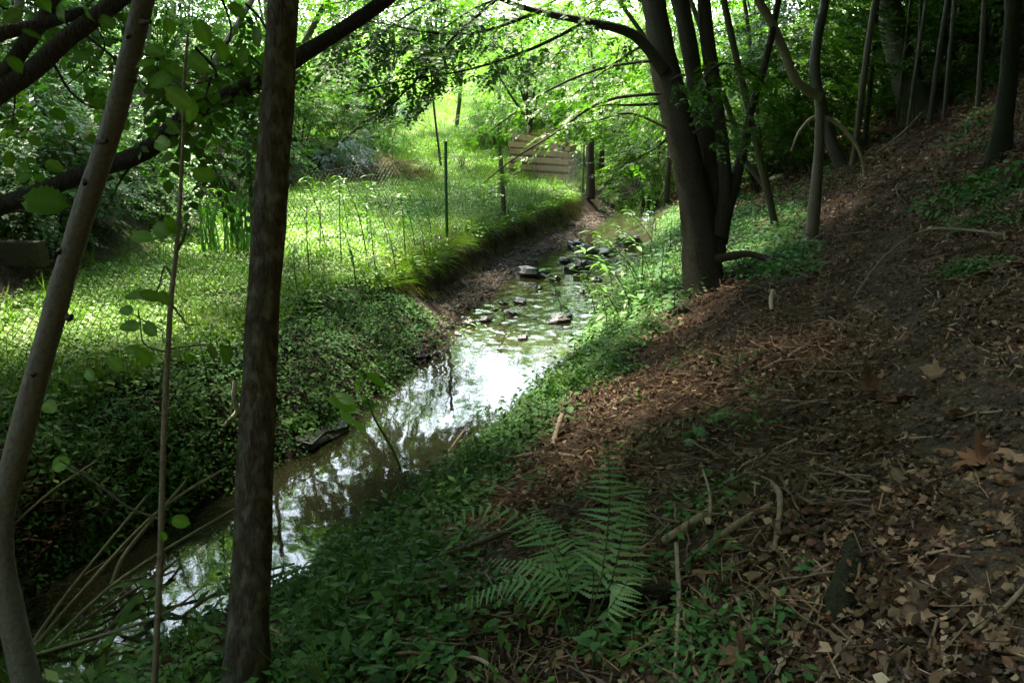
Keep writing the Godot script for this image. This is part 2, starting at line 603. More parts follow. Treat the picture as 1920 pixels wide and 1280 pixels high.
# a hand-shaped, curled dry leaf about one unit across, lying in the xz plane
func maple_leaf(curl: float, mat: Material, sd: int) -> ArrayMesh:
	rng.seed = sd
	var b := MB.new()
	var outline := [[0, 0.62], [14, 0.40], [22, 0.47], [32, 0.36], [44, 0.28], [52, 0.52], [60, 0.60], [70, 0.44], [80, 0.40], [92, 0.24], [112, 0.42], [124, 0.36], [140, 0.28], [165, 0.18]]
	var ring := []
	for o in outline: ring.append([float(o[0]), float(o[1])])
	for k in range(outline.size() - 1, 0, -1): ring.append([360.0 - outline[k][0], float(outline[k][1]) * rnd(0.85, 1.1)])
	var tilt := rnd(0, TAU)
	var bend := func(p: Vector3) -> Vector3:
		var q := p.x * cos(tilt) + p.z * sin(tilt)
		return p + Vector3(0, curl * q * q * 1.4 + 0.08 * sin(p.x * 9.0 + tilt) + 0.07 * sin(p.z * 11.0 + tilt * 2.0), 0)
	var white := Color(1, 1, 1)
	var mid := b.add(bend.call(Vector3.ZERO), white)
	var inner := []
	var outer := []
	for o in ring:
		var a := deg_to_rad(o[0] + rnd(-3, 3))
		var r: float = o[1] * rnd(0.9, 1.08)
		var vein := 0.05 if o[1] > 0.4 else -0.02
		inner.append(b.add(bend.call(Vector3(sin(a) * r * 0.5, -vein * 0.4, cos(a) * r * 0.5)), jitter(white, 0.1)))
		outer.append(b.add(bend.call(Vector3(sin(a) * r, vein * curl * 1.5 + rnd(-0.02, 0.03), cos(a) * r)), jitter(white, 0.18)))
	for k in ring.size():
		var e := (k + 1) % ring.size()
		b.tri(mid, inner[e], inner[k])
		b.tri(inner[k], inner[e], outer[k])
		b.tri(inner[e], outer[e], outer[k])
	var s0 := b.add(bend.call(Vector3(-0.012, 0.01, -0.1)), Color(0.8, 0.7, 0.5))
	var s1 := b.add(bend.call(Vector3(0.012, 0.01, -0.1)), Color(0.8, 0.7, 0.5))
	var s2 := b.add(Vector3(0.07, 0.06, -0.62), Color(0.8, 0.7, 0.5))
	b.tri(s0, s2, s1)
	return b.mesh(mat)

func stick_mesh(sd: int, length: float, radius: float, sides: int, fork := false) -> ArrayMesh:
	rng.seed = sd
	var b := MB.new()
	var p := []
	var r := []
	var n := 6
	for i in n:
		var t := float(i) / (n - 1)
		p.append(Vector3(rnd(-0.03, 0.03) * length, rnd(-0.02, 0.02) * length, (t - 0.5) * length))
		r.append(radius * lerpf(1.0, 0.55, t) * rnd(0.9, 1.1))
	add_tube(b, p, r, sides, Color.WHITE, 1, 0.25)
	if fork:
		add_tube(b, [p[2], p[2] + Vector3(0.1, 0.02, 0.16) * length, p[2] + Vector3(0.16, 0.05, 0.32) * length], [radius * 0.7, radius * 0.5, radius * 0.3], maxi(4, sides - 1), Color.WHITE, 2, 0.1)
	return b.mesh(M.twig)

func rock_mesh(sd: int) -> ArrayMesh:
	rng.seed = sd
	var b := MB.new()
	var f := FastNoiseLite.new()
	f.seed = sd
	f.frequency = 0.9
	var rows := 7
	var cols := 10
	var grid := []
	for i in rows + 1:
		var a := PI * i / rows
		for j in cols:
			var q := TAU * j / cols
			var d := Vector3(sin(a) * cos(q), cos(a), sin(a) * sin(q))
			var k := 0.9 + 0.75 * f.get_noise_3dv(d * 1.0) + 0.25 * f.get_noise_3dv(d * 2.6)
			d = d * k * Vector3(1.0, 0.8, 0.8)
			if sd % 2 == 0: d.y = minf(d.y, 0.5 + 0.4 * d.x - 0.3 * d.z)
			grid.append(d * 0.5)
	for i in rows:
		for j in cols:
			var e := (j + 1) % cols
			var four := [grid[i * cols + j], grid[i * cols + e], grid[(i + 1) * cols + j], grid[(i + 1) * cols + e]]
			var c := Color.WHITE
			var i0 := b.add(four[0], c)
			var i1 := b.add(four[1], c)
			var i2 := b.add(four[2], c)
			var i3 := b.add(four[3], c)
			b.tri(i0, i1, i2); b.tri(i1, i3, i2)
	return b.mesh(M.stone)

var raw := {}

# sprays gathered in clumps inside an ellipsoid; clump centres keep gaps between them
func crown_mesh(kind: Array, mid: Vector3, reach: Vector3, clumps: int, each: int, spread: float, size: float, tint: Color, droop := 0.25) -> ArrayMesh:
	var b := MB.new()
	for k in kind:
		if not raw.has(k): raw[k] = (k as ArrayMesh).surface_get_arrays(0)
	for i in clumps:
		var d := rvec()
		while d.length() > 1.0 or d.length() < 0.25: d = rvec()
		var c := mid + d * reach
		var shade := rnd(0.8, 1.2)
		for j in each:
			var o := rvec() * Vector3(spread, spread * 0.55, spread)
			var out := (c + o - mid) / reach
			out.y *= 0.2
			var dir := (out.normalized() + rvec() * 0.8)
			dir.y = rnd(-droop - 0.35, 0.25)
			var s := size * rnd(0.75, 1.25)
			var xf := Transform3D(orient(dir, Vector3(rnd(-0.45, 0.45), 1, rnd(-0.45, 0.45)), s), c + o)
			bake(b, kind[rng.randi() % kind.size()], xf, jitter(tint * shade, 0.15))
	return b.mesh((kind[0] as ArrayMesh).surface_get_material(0))

func bake(b: MB, mesh: ArrayMesh, xf: Transform3D, tint: Color) -> void:
	if not raw.has(mesh): raw[mesh] = mesh.surface_get_arrays(0)
	var a: Array = raw[mesh]
	var first := b.v.size()
	b.v.append_array(xf * (a[Mesh.ARRAY_VERTEX] as PackedVector3Array))
	b.n.append_array(Transform3D(xf.basis.orthonormalized(), Vector3.ZERO) * (a[Mesh.ARRAY_NORMAL] as PackedVector3Array))
	var cs: PackedColorArray = a[Mesh.ARRAY_COLOR]
	for k in cs: b.c.append(k * tint)
	var ix: PackedInt32Array = a[Mesh.ARRAY_INDEX]
	for k in ix: b.ix.append(k + first)

func crown(parent: Node3D, kind: Array, mid: Vector3, reach: Vector3, clumps: int, each: int, spread: float, size: float, tint: Color, droop := 0.25) -> void:
	part("foliage", crown_mesh(kind, mid, reach, clumps, each, spread, size, tint, droop), parent).set_meta("kind", "stuff")

# one of a few crowns grown beforehand, turned and scaled
var grown := {}
func ready_crown(parent: Node3D, kind: String, mid: Vector3, scale_by: float, tall := 1.0) -> void:
	var list: Array = grown[kind]
	var xf := Transform3D(Basis(Vector3.UP, rnd(0, TAU)).scaled(Vector3(scale_by, scale_by * tall, scale_by)), mid)
	part("foliage", list[rng.randi() % list.size()], parent, xf).set_meta("kind", "stuff")

# bare branches that reach into the crown
func limbs(parent: Node3D, mat: Material, from: Vector3, mid: Vector3, reach: Vector3, count: int, radius: float, col: Color) -> void:
	for i in count:
		var b := MB.new()
		var d := rvec()
		d.y = absf(d.y)
		var e := mid + d.normalized() * reach * rnd(0.5, 0.9)
		var m := from.lerp(e, 0.45) + Vector3(rnd(-0.2, 0.2), 0.12 * from.distance_to(e), rnd(-0.2, 0.2))
		add_tube(b, [from, m, e], [radius, radius * 0.6, radius * 0.2], 6, col, 4, 0.12)
		for k in 3:
			var s := m.lerp(e, rnd(0.1, 0.8))
			add_tube(b, [s, s + rvec() * 0.3 + Vector3(0, 0.1, 0), s + (rvec() * 0.5 + Vector3(0, 0.05, 0)) * reach.x * 0.5], [radius * 0.3, radius * 0.2, radius * 0.1], 4, col, 2)
		part("limb", b.mesh(mat), parent)

# ------------------------------------------------------------------ things

func trunk_part(t: Node3D, lines: Array, mat: Material, col: Color, lumps := 0.08, flare := 0.0, called := "trunk") -> void:
	for i in lines.size():
		var b := MB.new()
		add_tube(b, lines[i][0], lines[i][1], 14, col, 5, lumps, flare if i == 0 else 0.0)
		part(called, b.mesh(mat), t)

# the line goes on down into the ground below its first point
func rooted(l: Array, deeper := 0.12) -> Array:
	var p: Vector3 = l[0][0]
	var g := ground(p.x, p.z)
	var below := g - Vector3(0, deeper, 0)
	if below.y > p.y - 0.04:
		below = p - (l[0][1] - p).normalized() * 0.12
	var pts: Array = [below] + l[0]
	var r0: float = l[1][0]
	return [pts, [r0 * 1.12] + l[1]]

func branch_sprays(parent: Node3D, kinds: Array, px: Array, depth: float, deeper: float, count: int, size: float, tint: Color, col: Color, lists: Array, tints: Array, hang := 0.3) -> void:
	var l := line(px, depth, deeper)
	var b := MB.new()
	add_tube(b, l[0], l[1], 6, col, 4, 0.08)
	part("bough", b.mesh(M.bark), parent)
	var p: Array = l[0]
	for i in count:
		var t := rnd(0.15, 1.0) * (p.size() - 1)
		var k := mini(int(t), p.size() - 2)
		var d: Vector3 = (p[k + 1] - p[k]).normalized()
		var q: Vector3 = p[k].lerp(p[k + 1], t - k) + Vector3(rnd(-0.16, 0.16), rnd(-0.22, 0.08), rnd(-0.2, 0.2))
		var side := d.cross(Vector3.UP).normalized() * (1.0 if rng.randf() < 0.5 else -1.0)
		var dir := d * rnd(0.2, 0.9) + side * rnd(0.2, 1.0)
		dir.y = rnd(-hang - 0.25, 0.15)
		var w := rng.randi() % kinds.size()
		lists[w].append(Transform3D(orient(dir, Vector3(rnd(-0.4, 0.4), 1, rnd(-0.4, 0.4)), size * rnd(0.7, 1.2)), q))
		tints[w].append(jitter(tint, 0.2))

func leaf_nodes(t: Node3D, meshes: Array, list: Array, depth: float, called := "leaf") -> void:
	for e in list:
		var d: float = e[4] if e.size() > 4 else depth
		var p := at(e[0], e[1], d)
		var a := deg_to_rad(e[3])
		var dir := Vector3(cos(a), -sin(a), rnd(-0.6, 0.6))
		var face := Vector3(rnd(-0.6, 0.6), rnd(0.1, 1.0), rnd(0.45, 1.0))
		var s: float = e[2] / FOCAL * d * rnd(0.72, 0.98)
		part(called, meshes[rng.randi() % meshes.size()], t, Transform3D(orient(dir, face, s), p - dir.normalized() * s * 0.5))

func weed(called: String, label: String, base: Vector3, tall: float, lean: Vector3, pairs: int, leaf: float, meshes: Array, stem_col: Color, group := "", top_only := false) -> void:
	var t := thing(called, label, "plant", base, group)
	var b := MB.new()
	var tip := Vector3(0, tall, 0) + lean
	var mid := Vector3(0, tall * 0.55, 0) + lean * 0.35 + Vector3(rnd(-0.02, 0.02), 0, rnd(-0.02, 0.02))
	add_tube(b, [Vector3(0, -0.03, 0), mid, tip], [0.0045 + 0.004 * tall, 0.004 + 0.002 * tall, 0.0025], 6, stem_col, 4)
	part("stem", b.mesh(M.leaf), t)
	var turn := rnd(0, TAU)
	for i in pairs:
		var k := (i + 0.7) / pairs
		if top_only: k = 0.55 + 0.45 * k
		var p := (Vector3.ZERO.lerp(mid, k / 0.55) if k < 0.55 else mid.lerp(tip, (k - 0.55) / 0.45))
		for s in 2:
			var a := turn + i * 1.57 + s * PI + rnd(-0.3, 0.3)
			var dir := Vector3(cos(a), rnd(-0.25, 0.45), sin(a))
			part("leaf", meshes[rng.randi() % meshes.size()], t, Transform3D(orient(dir, Vector3(0, 1, 0) + rvec() * 0.3, leaf * rnd(0.7, 1.1) * (1.15 - 0.45 * k)), p))

func frond(t: Node3D, pts: Array, reach: float, pairs: int, col: Color) -> void:
	var r := MB.new()
	var o := t.position
	var p := PackedVector3Array()
	var m := pts.size()
	for i in m - 1:
		for k in 16:
			p.append((pts[i] as Vector3).cubic_interpolate(pts[i + 1], pts[maxi(i - 1, 0)], pts[mini(i + 2, m - 1)], k / 16.0))
	p.append(pts[m - 1])
	var rp := []
	var rr := []
	for i in range(0, p.size(), 8):
		rp.append(p[i] - o)
		rr.append(lerpf(0.0035, 0.001, float(i) / p.size()))
	rp.append(p[p.size() - 1] - o)
	rr.append(0.0008)
	add_tube(r, rp, rr, 5, Color(0.08, 0.10, 0.04), 1)
	var stalk := part("frond", r.mesh(M.leaf), t)
	var arc := PackedFloat32Array([0.0])
	for i in p.size() - 1: arc.append(arc[i] + p[i].distance_to(p[i + 1]))
	for i in pairs:
		var u := 0.3 + 0.69 * pow((i + 0.5) / pairs, 0.85)
		var k := 0
		while k < p.size() - 2 and arc[k + 1] < u * arc[p.size() - 1]: k += 1
		var q := p[k].lerp(p[k + 1], clampf((u * arc[p.size() - 1] - arc[k]) / maxf(arc[k + 1] - arc[k], 1e-5), 0.0, 1.0))
		var d := (p[k + 1] - p[k]).normalized()
		var side := d.cross(Vector3.UP).normalized()
		var up := side.cross(d).normalized()
		var w := reach * minf(1.0, (u - 0.12) * 4.0) * pow((1.0 - u) / 0.7, 0.7) * 1.12 + 0.01
		for s in [-1.0, 1.0]:
			var b := MB.new()
			var c := jitter(col.lerp(Color(0.2, 0.22, 0.06), 0.5 * rng.randf() * rng.randf()), 0.18)
			w *= rnd(0.86, 1.08)
			var dir: Vector3 = (side * s + d * rnd(0.2, 0.5) - up * rnd(0.0, 0.3) + rvec() * 0.1).normalized()
			var lobes := 8
			var wide := 0.0105 * clampf(w / 0.07, 0.45, 1.0)
			var last: int = b.add(Vector3.ZERO, c)
			var x := dir.cross(up).normalized()
			for j in lobes:      # lobed leaflet: a notch between two lobes on either side of its rib
				var a := (j + 0.5) / lobes
				var e := (j + 1.0) / lobes
				var sag := up * -0.22 * w
				var lob := wide * (1.0 - a * 0.8)
				var mid_p: Vector3 = dir * w * a + sag * a * a
				var end_p: Vector3 = dir * w * e + sag * e * e
				var half := wide * (1.0 - e * 0.85) * 0.5
				var l1 := b.add(mid_p + x * lob + dir * lob * 0.3, c)
				var l2 := b.add(mid_p - x * lob + dir * lob * 0.3, c)
				var n1 := b.add(end_p + x * half, c)
				var n2 := b.add(end_p - x * half, c)
				var nx := b.add(end_p, c)
				b.tri(last, l1, nx); b.tri(last, nx, l2)
				b.tri(nx, l1, n1); b.tri(nx, n2, l2)
				if j > 0:
					b.tri(last, last - 2, l1); b.tri(last, l2, last - 1)
				last = nx
			part("leaflet", b.mesh(M.cover), stalk, Transform3D(Basis(), q - o))

func box(b: MB, x0: Vector3, ux: Vector3, uy: Vector3, uz: Vector3, col: Color, cut := 0.0) -> void:
	# a board with slightly chamfered long edges; x0 = its centre, ux/uy/uz = half extents
	var prof := [[-1, -1 + cut], [-1 + cut, -1], [1 - cut, -1], [1, -1 + cut], [1, 1 - cut], [1 - cut, 1], [-1 + cut, 1], [-1, 1 - cut]]
	for side in prof.size():
		var e := (side + 1) % prof.size()
		var q := []
		for k in [side, e]:
			for s in [-1.0, 1.0]:
				q.append(b.add(x0 + ux * s + uy * prof[k][1] + uz * prof[k][0], col))
		b.tri(q[0], q[1], q[2]); b.tri(q[1], q[3], q[2])
	for s in [-1.0, 1.0]:
		var mid := b.add(x0 + ux * s, col)
		var ring := []
		for k in prof: ring.append(b.add(x0 + ux * s + uy * k[1] + uz * k[0], col))
		for k in 8:
			if s < 0: b.tri(mid, ring[k], ring[(k + 1) % 8])
			else: b.tri(mid, ring[(k + 1) % 8], ring[k])

func fallen(called: String, px: Array, lift: float, mat: Material, col: Color, label: String, category: String, lumps := 0.1, group := "") -> void:
	var p := []
	var r := []
	var mid := Vector3.ZERO
	for i in px.size():
		var e: Array = px[i]
		var q := spot(e[0], e[1], (lift if e.size() < 4 else e[3]), true)
		p.append(q)
		r.append(e[2] * 0.5 / FOCAL * depth_of(q))
		mid += q / px.size()
	for i in p.size(): p[i] -= mid
	var b := MB.new()
	add_tube(b, p, r, 10, col, 5, lumps)
	lone(called, b.mesh(mat), label, category, Transform3D(Basis(), mid), group)

func _ready() -> void:
	# camera
	var cam := Camera3D.new()
	cam.name = "camera"
	add_child(cam)
	cam.position = Vector3(0, EYE, 0)
	cam.rotation_degrees = Vector3(-TILT, 0, 0)
	cam.fov = rad_to_deg(2.0 * atan(640.0 / FOCAL))
	cam.near = 0.05
	cam.far = 400.0
	cam.current = true
	# sky, sun, exposure: an even overcast sky that is bright over the clearing
	var env := Environment.new()
	env.background_mode = Environment.BG_SKY
	var skm := ProceduralSkyMaterial.new()
	skm.sky_top_color = Color(0.86, 0.93, 1.0)
	skm.sky_horizon_color = Color(0.97, 0.98, 1.0)
	skm.sky_curve = 0.2
	skm.ground_bottom_color = Color(0.12, 0.12, 0.09)
	skm.ground_horizon_color = Color(0.35, 0.36, 0.3)
	skm.sun_angle_max = 1.0
	env.sky = Sky.new()
	env.sky.sky_material = skm
	env.tonemap_mode = Environment.TONE_MAPPER_LINEAR
	env.tonemap_exposure = EXPOSURE
	env.sdfgi_enabled = true
	env.ssao_enabled = true
	env.ssil_enabled = true
	var we := WorldEnvironment.new()
	we.environment = env
	add_child(we)
	var sun := DirectionalLight3D.new()
	sun.name = "sun"
	sun.light_energy = 1.55
	sun.light_color = Color(1.0, 0.96, 0.88)
	sun.light_angular_distance = 8.0
	sun.shadow_enabled = true
	add_child(sun)
	sun.look_at_from_position(Vector3(-5.0, 14, -6.2), Vector3.ZERO)

	fine.frequency = 0.1
	fine.fractal_octaves = 3
	fine.seed = 5
	broad.frequency = 0.1
	broad.fractal_octaves = 2
	broad.seed = 8
	rng.seed = 1
	materials()
	build_ground()
	build_water()
	build_path()

	# ---- shared leaf meshes
	rng.seed = 20
	var green := Color(0.075, 0.155, 0.030)
	var deep := Color(0.045, 0.105, 0.028)
	var lime := Color(0.11, 0.21, 0.035)
	var sp := [spray(16, 0.42, 0.085, 0.58, green, M.leaf, 1), spray(13, 0.34, 0.09, 0.62, green, M.leaf, 1, 0.35)]
	var sp_lime := [spray(16, 0.42, 0.09, 0.58, lime, M.leaf, 1), spray(14, 0.36, 0.085, 0.55, lime, M.leaf, 1, 0.4)]
	var sp_wide := [spray(9, 0.34, 0.10, 0.74, green, M.leaf, 3, 0.3)]
	var canopy := [spray(44, 1.0, 0.14, 0.66, green, M.leaf, 0, 0.2), spray(38, 0.85, 0.15, 0.7, green, M.leaf, 0, 0.3)]
	var glossy := [spray(14, 0.34, 0.085, 0.5, deep, M.leaf_wax, 1, 0.25), spray(11, 0.28, 0.095, 0.55, deep, M.leaf_wax, 1, 0.35)]
	var big_leaves := []
	for i in 7:
		var b := MB.new()
		hazel_leaf(b, rnd(0.66, 0.86), jitter(Color(0.15, 0.285, 0.05), 0.25), rnd(0.02, 0.35), rnd(0.05, 0.4))
		big_leaves.append(b.mesh(M.leaf))
	var lance := []
	for i in 3:
		var b := MB.new()
		add_leaf(b, Vector3.ZERO, Vector3(0, 0, 1), Vector3.UP, 1.0, rnd(0.26, 0.38), jitter(Color(0.10, 0.205, 0.05), 0.2), 4, rnd(0.1, 0.3), rnd(0.1, 0.5))
		lance.append(b.mesh(M.leaf))
	var nettle := []
	for i in 3:
		var b := MB.new()
		add_leaf(b, Vector3.ZERO, Vector3(0, 0, 1), Vector3.UP, 1.0, rnd(0.45, 0.6), jitter(Color(0.06, 0.14, 0.045), 0.2), 4, rnd(0.1, 0.3), rnd(0.1, 0.4), 0.03)
		nettle.append(b.mesh(M.cover))

	grown = {"roof": [], "lime": [], "bush": [], "lime_bush": []}
	for k in 4: grown.roof.append(crown_mesh(canopy, Vector3.ZERO, Vector3(3.0, 1.5, 3.0), 50, 9, 0.6, 1.0, Color(1, 1, 1)))
	for k in 3: grown.lime.append(crown_mesh(sp_lime, Vector3.ZERO, Vector3(2.4, 2.3, 2.4), 95, 9, 0.42, 1.25, Color(1, 1, 1)))
	for k in 3: grown.bush.append(crown_mesh(sp, Vector3.ZERO, Vector3(1.0, 0.8, 1.0), 34, 8, 0.26, 0.9, Color(1, 1, 1)))
	for k in 2: grown.lime_bush.append(crown_mesh(sp_lime, Vector3.ZERO, Vector3(1.0, 0.8, 1.0), 34, 8, 0.26, 0.9, Color(1, 1, 1)))
	foreground_trees(sp, sp_wide, canopy, big_leaves)
	stream_tree(sp, canopy)
	right_wood(sp, canopy, glossy)
	garden(sp, sp_lime, glossy, canopy, lance, nettle)
	stream_things(lance, nettle)
	ground_cover(nettle, lance)
	forest_floor(nettle)

func foreground_trees(sp: Array, sp_wide: Array, canopy: Array, big: Array) -> void:
	rng.seed = 101
	# the pale stem that leans across the left edge
	var l := rooted(line([[80, 1390, 54], [50, 1280, 50], [22, 1160, 47], [2, 1050, 45], [6, 950, 44], [29, 854, 44], [86, 640, 42], [147, 427, 39], [216, 213, 38], [268, 0, 37], [320, -220, 33], [360, -480, 26]], 2.65, 0.25))
	var t := thing("hazel_tree", "slender pale grey trunk leaning across the left edge, curved at its foot", "tree")
	trunk_part(t, [l], M.bark_smooth, Color(0.115, 0.107, 0.09), 0.09)
	var b := MB.new()
	for s in [[246, 68, 238, 70], [252, 150, 240, 152], [262, 42, 282, 40], [182, 268, 200, 264], [161, 340, 158, 346], [112, 470, 108, 474], [128, 596, 134, 592], [66, 700, 60, 704]]:
		b = MB.new()
		var td: float = 2.855 - 0.00011 * s[1]
		add_tube(b, [at(s[0], s[1], td - 0.024), at(s[2], s[3], td - 0.039)], [0.012, 0.006], 8, Color(0.05, 0.045, 0.036), 2, 0.3)
		part("knot", b.mesh(M.bark_smooth), t)
	ready_crown(t, "roof", at(360, -700, 3.2) + Vector3(0, 1.2, 0), 0.65)
	leaf_nodes(t, big, [[318, 52, 36, 88], [380, 62, 58, 75], [335, 138, 66, 20], [300, 150, 58, 150], [352, 205, 52, 80], [325, 240, 56, 70], [445, 20, 46, 40], [480, 70, 44, 95], [415, 95, 52, 60], [290, 95, 46, 10], [455, 105, 40, 120], [270, 118, 44, 170], [370, 120, 54, 30]], 2.55)

	# the dark upright trunk
	t = thing("alder_tree", "dark upright trunk with rough bark standing left of the pool", "tree")
	l = rooted(line([[452, 1400, 130], [460, 1290, 98], [469, 1120, 76], [479, 854, 67], [489, 640, 65], [503, 427, 63], [519, 200, 61], [531, 0, 58], [545, -240, 54], [556, -600, 46], [560, -1100, 30]], 2.7))
	trunk_part(t, [l], M.bark_lichen, Color(0.09, 0.078, 0.056), 0.11, 0.7)
	var top: Vector3 = l[0][l[0].size() - 2]
	limbs(t, M.bark, top, top + Vector3(0.1, 1.0, -0.7), Vector3(2.0, 1.0, 2.0), 7, 0.035, Color(0.09, 0.08, 0.06))
	ready_crown(t, "roof", top + Vector3(-0.3, 0.7, -0.6), 0.65)
	ready_crown(t, "roof", top + Vector3(-0.8, 1.5, -2.4), 0.62)

	# the thin sapling with broad leaves
	t = thing("hazel_sapling", "thin straight sapling with a few broad toothed leaves", "sapling")
	l = rooted(line([[290, 1330, 13], [293, 1200, 12], [300, 1050, 12], [305, 854, 11], [312, 700, 11], [320, 560, 10], [330, 468, 9], [341, 300, 7], [345, 150, 6], [352, 60, 4]], 2.4))
	trunk_part(t, [l], M.bark_smooth, Color(0.15, 0.135, 0.10), 0.05)
	b = MB.new()
	for tw in [[[328, 475, 8], [342, 450, 6], [350, 420, 4]], [[323, 520, 5], [308, 500, 4], [296, 540, 3], [280, 560, 2]], [[318, 565, 5], [336, 590, 4], [352, 608, 3], [375, 607, 2]], [[311, 660, 4], [270, 645, 3], [262, 600, 3], [258, 580, 2]], [[312, 655, 4], [360, 648, 3], [400, 645, 2]], [[305, 620, 3], [250, 590, 2], [222, 570, 2]], [[297, 972, 5], [240, 950, 4], [180, 905, 4], [110, 862, 3]], [[330, 470, 8], [332, 440, 7], [324, 410, 4]]]:
		var q := line(tw, 2.4)
		b = MB.new()
		add_tube(b, q[0], q[1], 5, Color(0.07, 0.06, 0.05), 4, 0.1)
		part("twig", b.mesh(M.bark_smooth), t)
	leaf_nodes(t, big, [[262, 443, 46, 200], [300, 432, 50, 30], [322, 425, 40, 60], [250, 553, 62, 190], [285, 555, 50, 15], [308, 560, 40, 70], [235, 580, 42, 215], [240, 610, 46, 200], [282, 618, 44, 40], [246, 655, 40, 190], [215, 680, 40, 230], [165, 700, 36, 215], [398, 660, 40, 85], [425, 665, 36, 70], [332, 662, 34, 250], [270, 668, 40, 250], [355, 675, 34, 80], [385, 328, 46, 10], [330, 182, 60, 215], [300, 268, 50, 200], [340, 978, 34, 20, 2.35], [305, 1005, 24, 260, 2.35], [110, 870, 40, 160, 2.5], [90, 760, 50, 200, 2.5]], 2.35)

	# the dark stem that crosses behind both trunks
	t = thing("leaning_tree", "dark slender stem slanting up from the left edge behind both trunks", "tree")
	var foot := at(-620, 790, 4.5)
	l = line([[-300, 560, 42], [-40, 405, 36], [70, 362, 34], [165, 322, 34], [270, 284, 34], [360, 212, 33], [490, 150, 32], [560, 106, 31], [640, 56, 28], [735, -10, 26], [900, -150, 20], [1000, -300, 12]], 4.2, -0.3)
	foot = ground(foot.x, foot.z) - Vector3(0, 0.1, 0)
	l[0].insert(0, foot)
	l[1].insert(0, 0.065)
	trunk_part(t, [l], M.bark, Color(0.055, 0.052, 0.045), 0.09)
	ready_crown(t, "roof", Vector3(0.6, 6.4, -6.0), 0.4)
	b = MB.new()
	for tw in [[[215, 110, 6], [150, 60, 5], [80, 20, 4]], [[100, 120, 6], [130, 170, 5], [170, 200, 4], [205, 203, 3]], [[270, 285, 8], [230, 330, 4], [200, 390, 2]]]:
		var q := line(tw, 4.1)
		b = MB.new()
		add_tube(b, q[0], q[1], 5, Color(0.05, 0.045, 0.04), 4, 0.1)
		part("twig", b.mesh(M.bark), t)
	leaf_nodes(t, big, [[85, 378, 95, 5, 3.2], [60, 150, 40, 160], [110, 215, 34, 30], [170, 260, 36, 200], [40, 215, 30, 20]], 3.8)

	# stems of a hazel whose foot stands off to the left
	t = thing("hazel_bush", "two thick dark stems rising from the upper left corner, one broken off short", "tree")
	var root := ground(-3.0, -2.3) - Vector3(0, 0.1, 0)
	var stems := []
	for s in [[[-260, 340, 48], [-100, 240, 42], [0, 172, 38], [62, 130, 36], [130, 68, 34], [225, -4, 32], [330, -110, 28], [420, -260, 20]], [[-120, 120, 30], [-40, 82, 27], [0, 64, 25], [70, 46, 23], [130, 30, 21], [156, 22, 19]], [[-160, 420, 36], [-60, 240, 32], [5, 145, 30], [40, 92, 29], [70, 50, 28], [98, 4, 26], [130, -90, 22]]]:
		var q := line(s, 3.3, 0.1)
		q[0].insert(0, root + Vector3(rnd(-0.1, 0.1), 0, rnd(-0.1, 0.1)))
		q[1].insert(0, 0.05)
		stems.append(q)
	trunk_part(t, stems, M.bark, Color(0.085, 0.078, 0.066), 0.07)
	ready_crown(t, "roof", root + Vector3(0.4, 5.1, -1.6), 0.85)
	ready_crown(t, "roof", Vector3(-2.8, 5.3, -9.2), 0.42)  # this and the two below: crowns added overhead to shade the left bank
	ready_crown(t, "roof", Vector3(-3.5, 5.3, -7.4), 0.36)
	ready_crown(t, "roof", Vector3(-4.3, 5.4, -5.9), 0.6)
	leaf_nodes(t, big, [[20, 30, 44, 160], [62, 64, 38, 20], [112, 24, 46, 80], [152, 104, 34, 200], [30, 122, 36, 60], [96, 172, 34, 110], [200, 42, 40, 30], [180, 192, 34, 240], [130, 242, 36, 80], [62, 262, 34, 200], [16, 300, 38, 100], [232, 232, 34, 60], [102, 312, 36, 20], [40, 332, 34, 160], [160, 20, 40, 100], [80, 5, 42, 40]], 3.2)
	# hanging leaves in the upper left, mid distance
	var lists := [[], [], []]
	var tints := [PackedColorArray(), PackedColorArray(), PackedColorArray()]
	b = MB.new()
	var kinds := [sp_wide[0], sp[1], sp[0]]
	for k in 15:
		var x := rnd(-40, 460)
		var y := rnd(-60, 150)
		branch_sprays(t, kinds, [[x, y, 5], [x + rnd(-40, 40), y + rnd(20, 60), 4], [x + rnd(-70, 70), y + rnd(70, 150), 2]], rnd(3.6, 5.5), rnd(-0.4, 0.4), 9, 0.8, Color(1.1, 1.12, 1.0), Color(0.05, 0.045, 0.04), lists, tints, 0.7)
	for k in 3: many("foliage", kinds[k], lists[k], tints[k], t)

	# sky-blocking trees added left of the garden, and far bank trees, crowns above view
	for s in [[-10.2, -5.2, 3.0, 2.2], [-10.4, -9.4, 2.6, 2.4], [-10.45, -13.2, 2.6, 2.4], [-10.4, -17.2, 2.8, 2.4], [-12.6, -7.5, 6.4, 2.8], [-12.2, -11.8, 7.4, 3.0], [-12.2, -16.4, 7.4, 3.0], [-10.2, -21.4, 6.8, 2.6], [-11.5, -2.5, 6.6, 3.0]]:
		var tt := plain_tree("added_screen_tree", "added tall tree above the garden bank, its crown cutting off sky light", Vector2(s[0], s[1]), s[2], s[3], canopy, 0.12, 46, "added trees above the garden bank")
		for k in ([[2.4, 0.85, 1.3], [-2.4, 0.9, 1.4]] if s[0] < -10.5 else [[-2.4, 0.9, 1.4]]): ready_crown(tt, "roof", ground(s[0], s[1]) + Vector3(0, s[2] + k[0], 0), s[3] / 3.0 * k[1], k[2])
	for s in [[3.6, -11.2, 6.2, 2.0, -2.2], [4.7, -15.0, 4.9, 2.0, -4.4], [5.6, -18.5, 6.6, 2.4, -2.0]]:
		plain_tree("overhanging_tree", "added tall bank tree leaning left, its crowns closing a light gap over the stream", Vector2(s[0], s[1]), s[2], s[3], canopy, 0.05, 46, "bank trees leaning over the stream", Vector3(s[4], 0, 0.6))
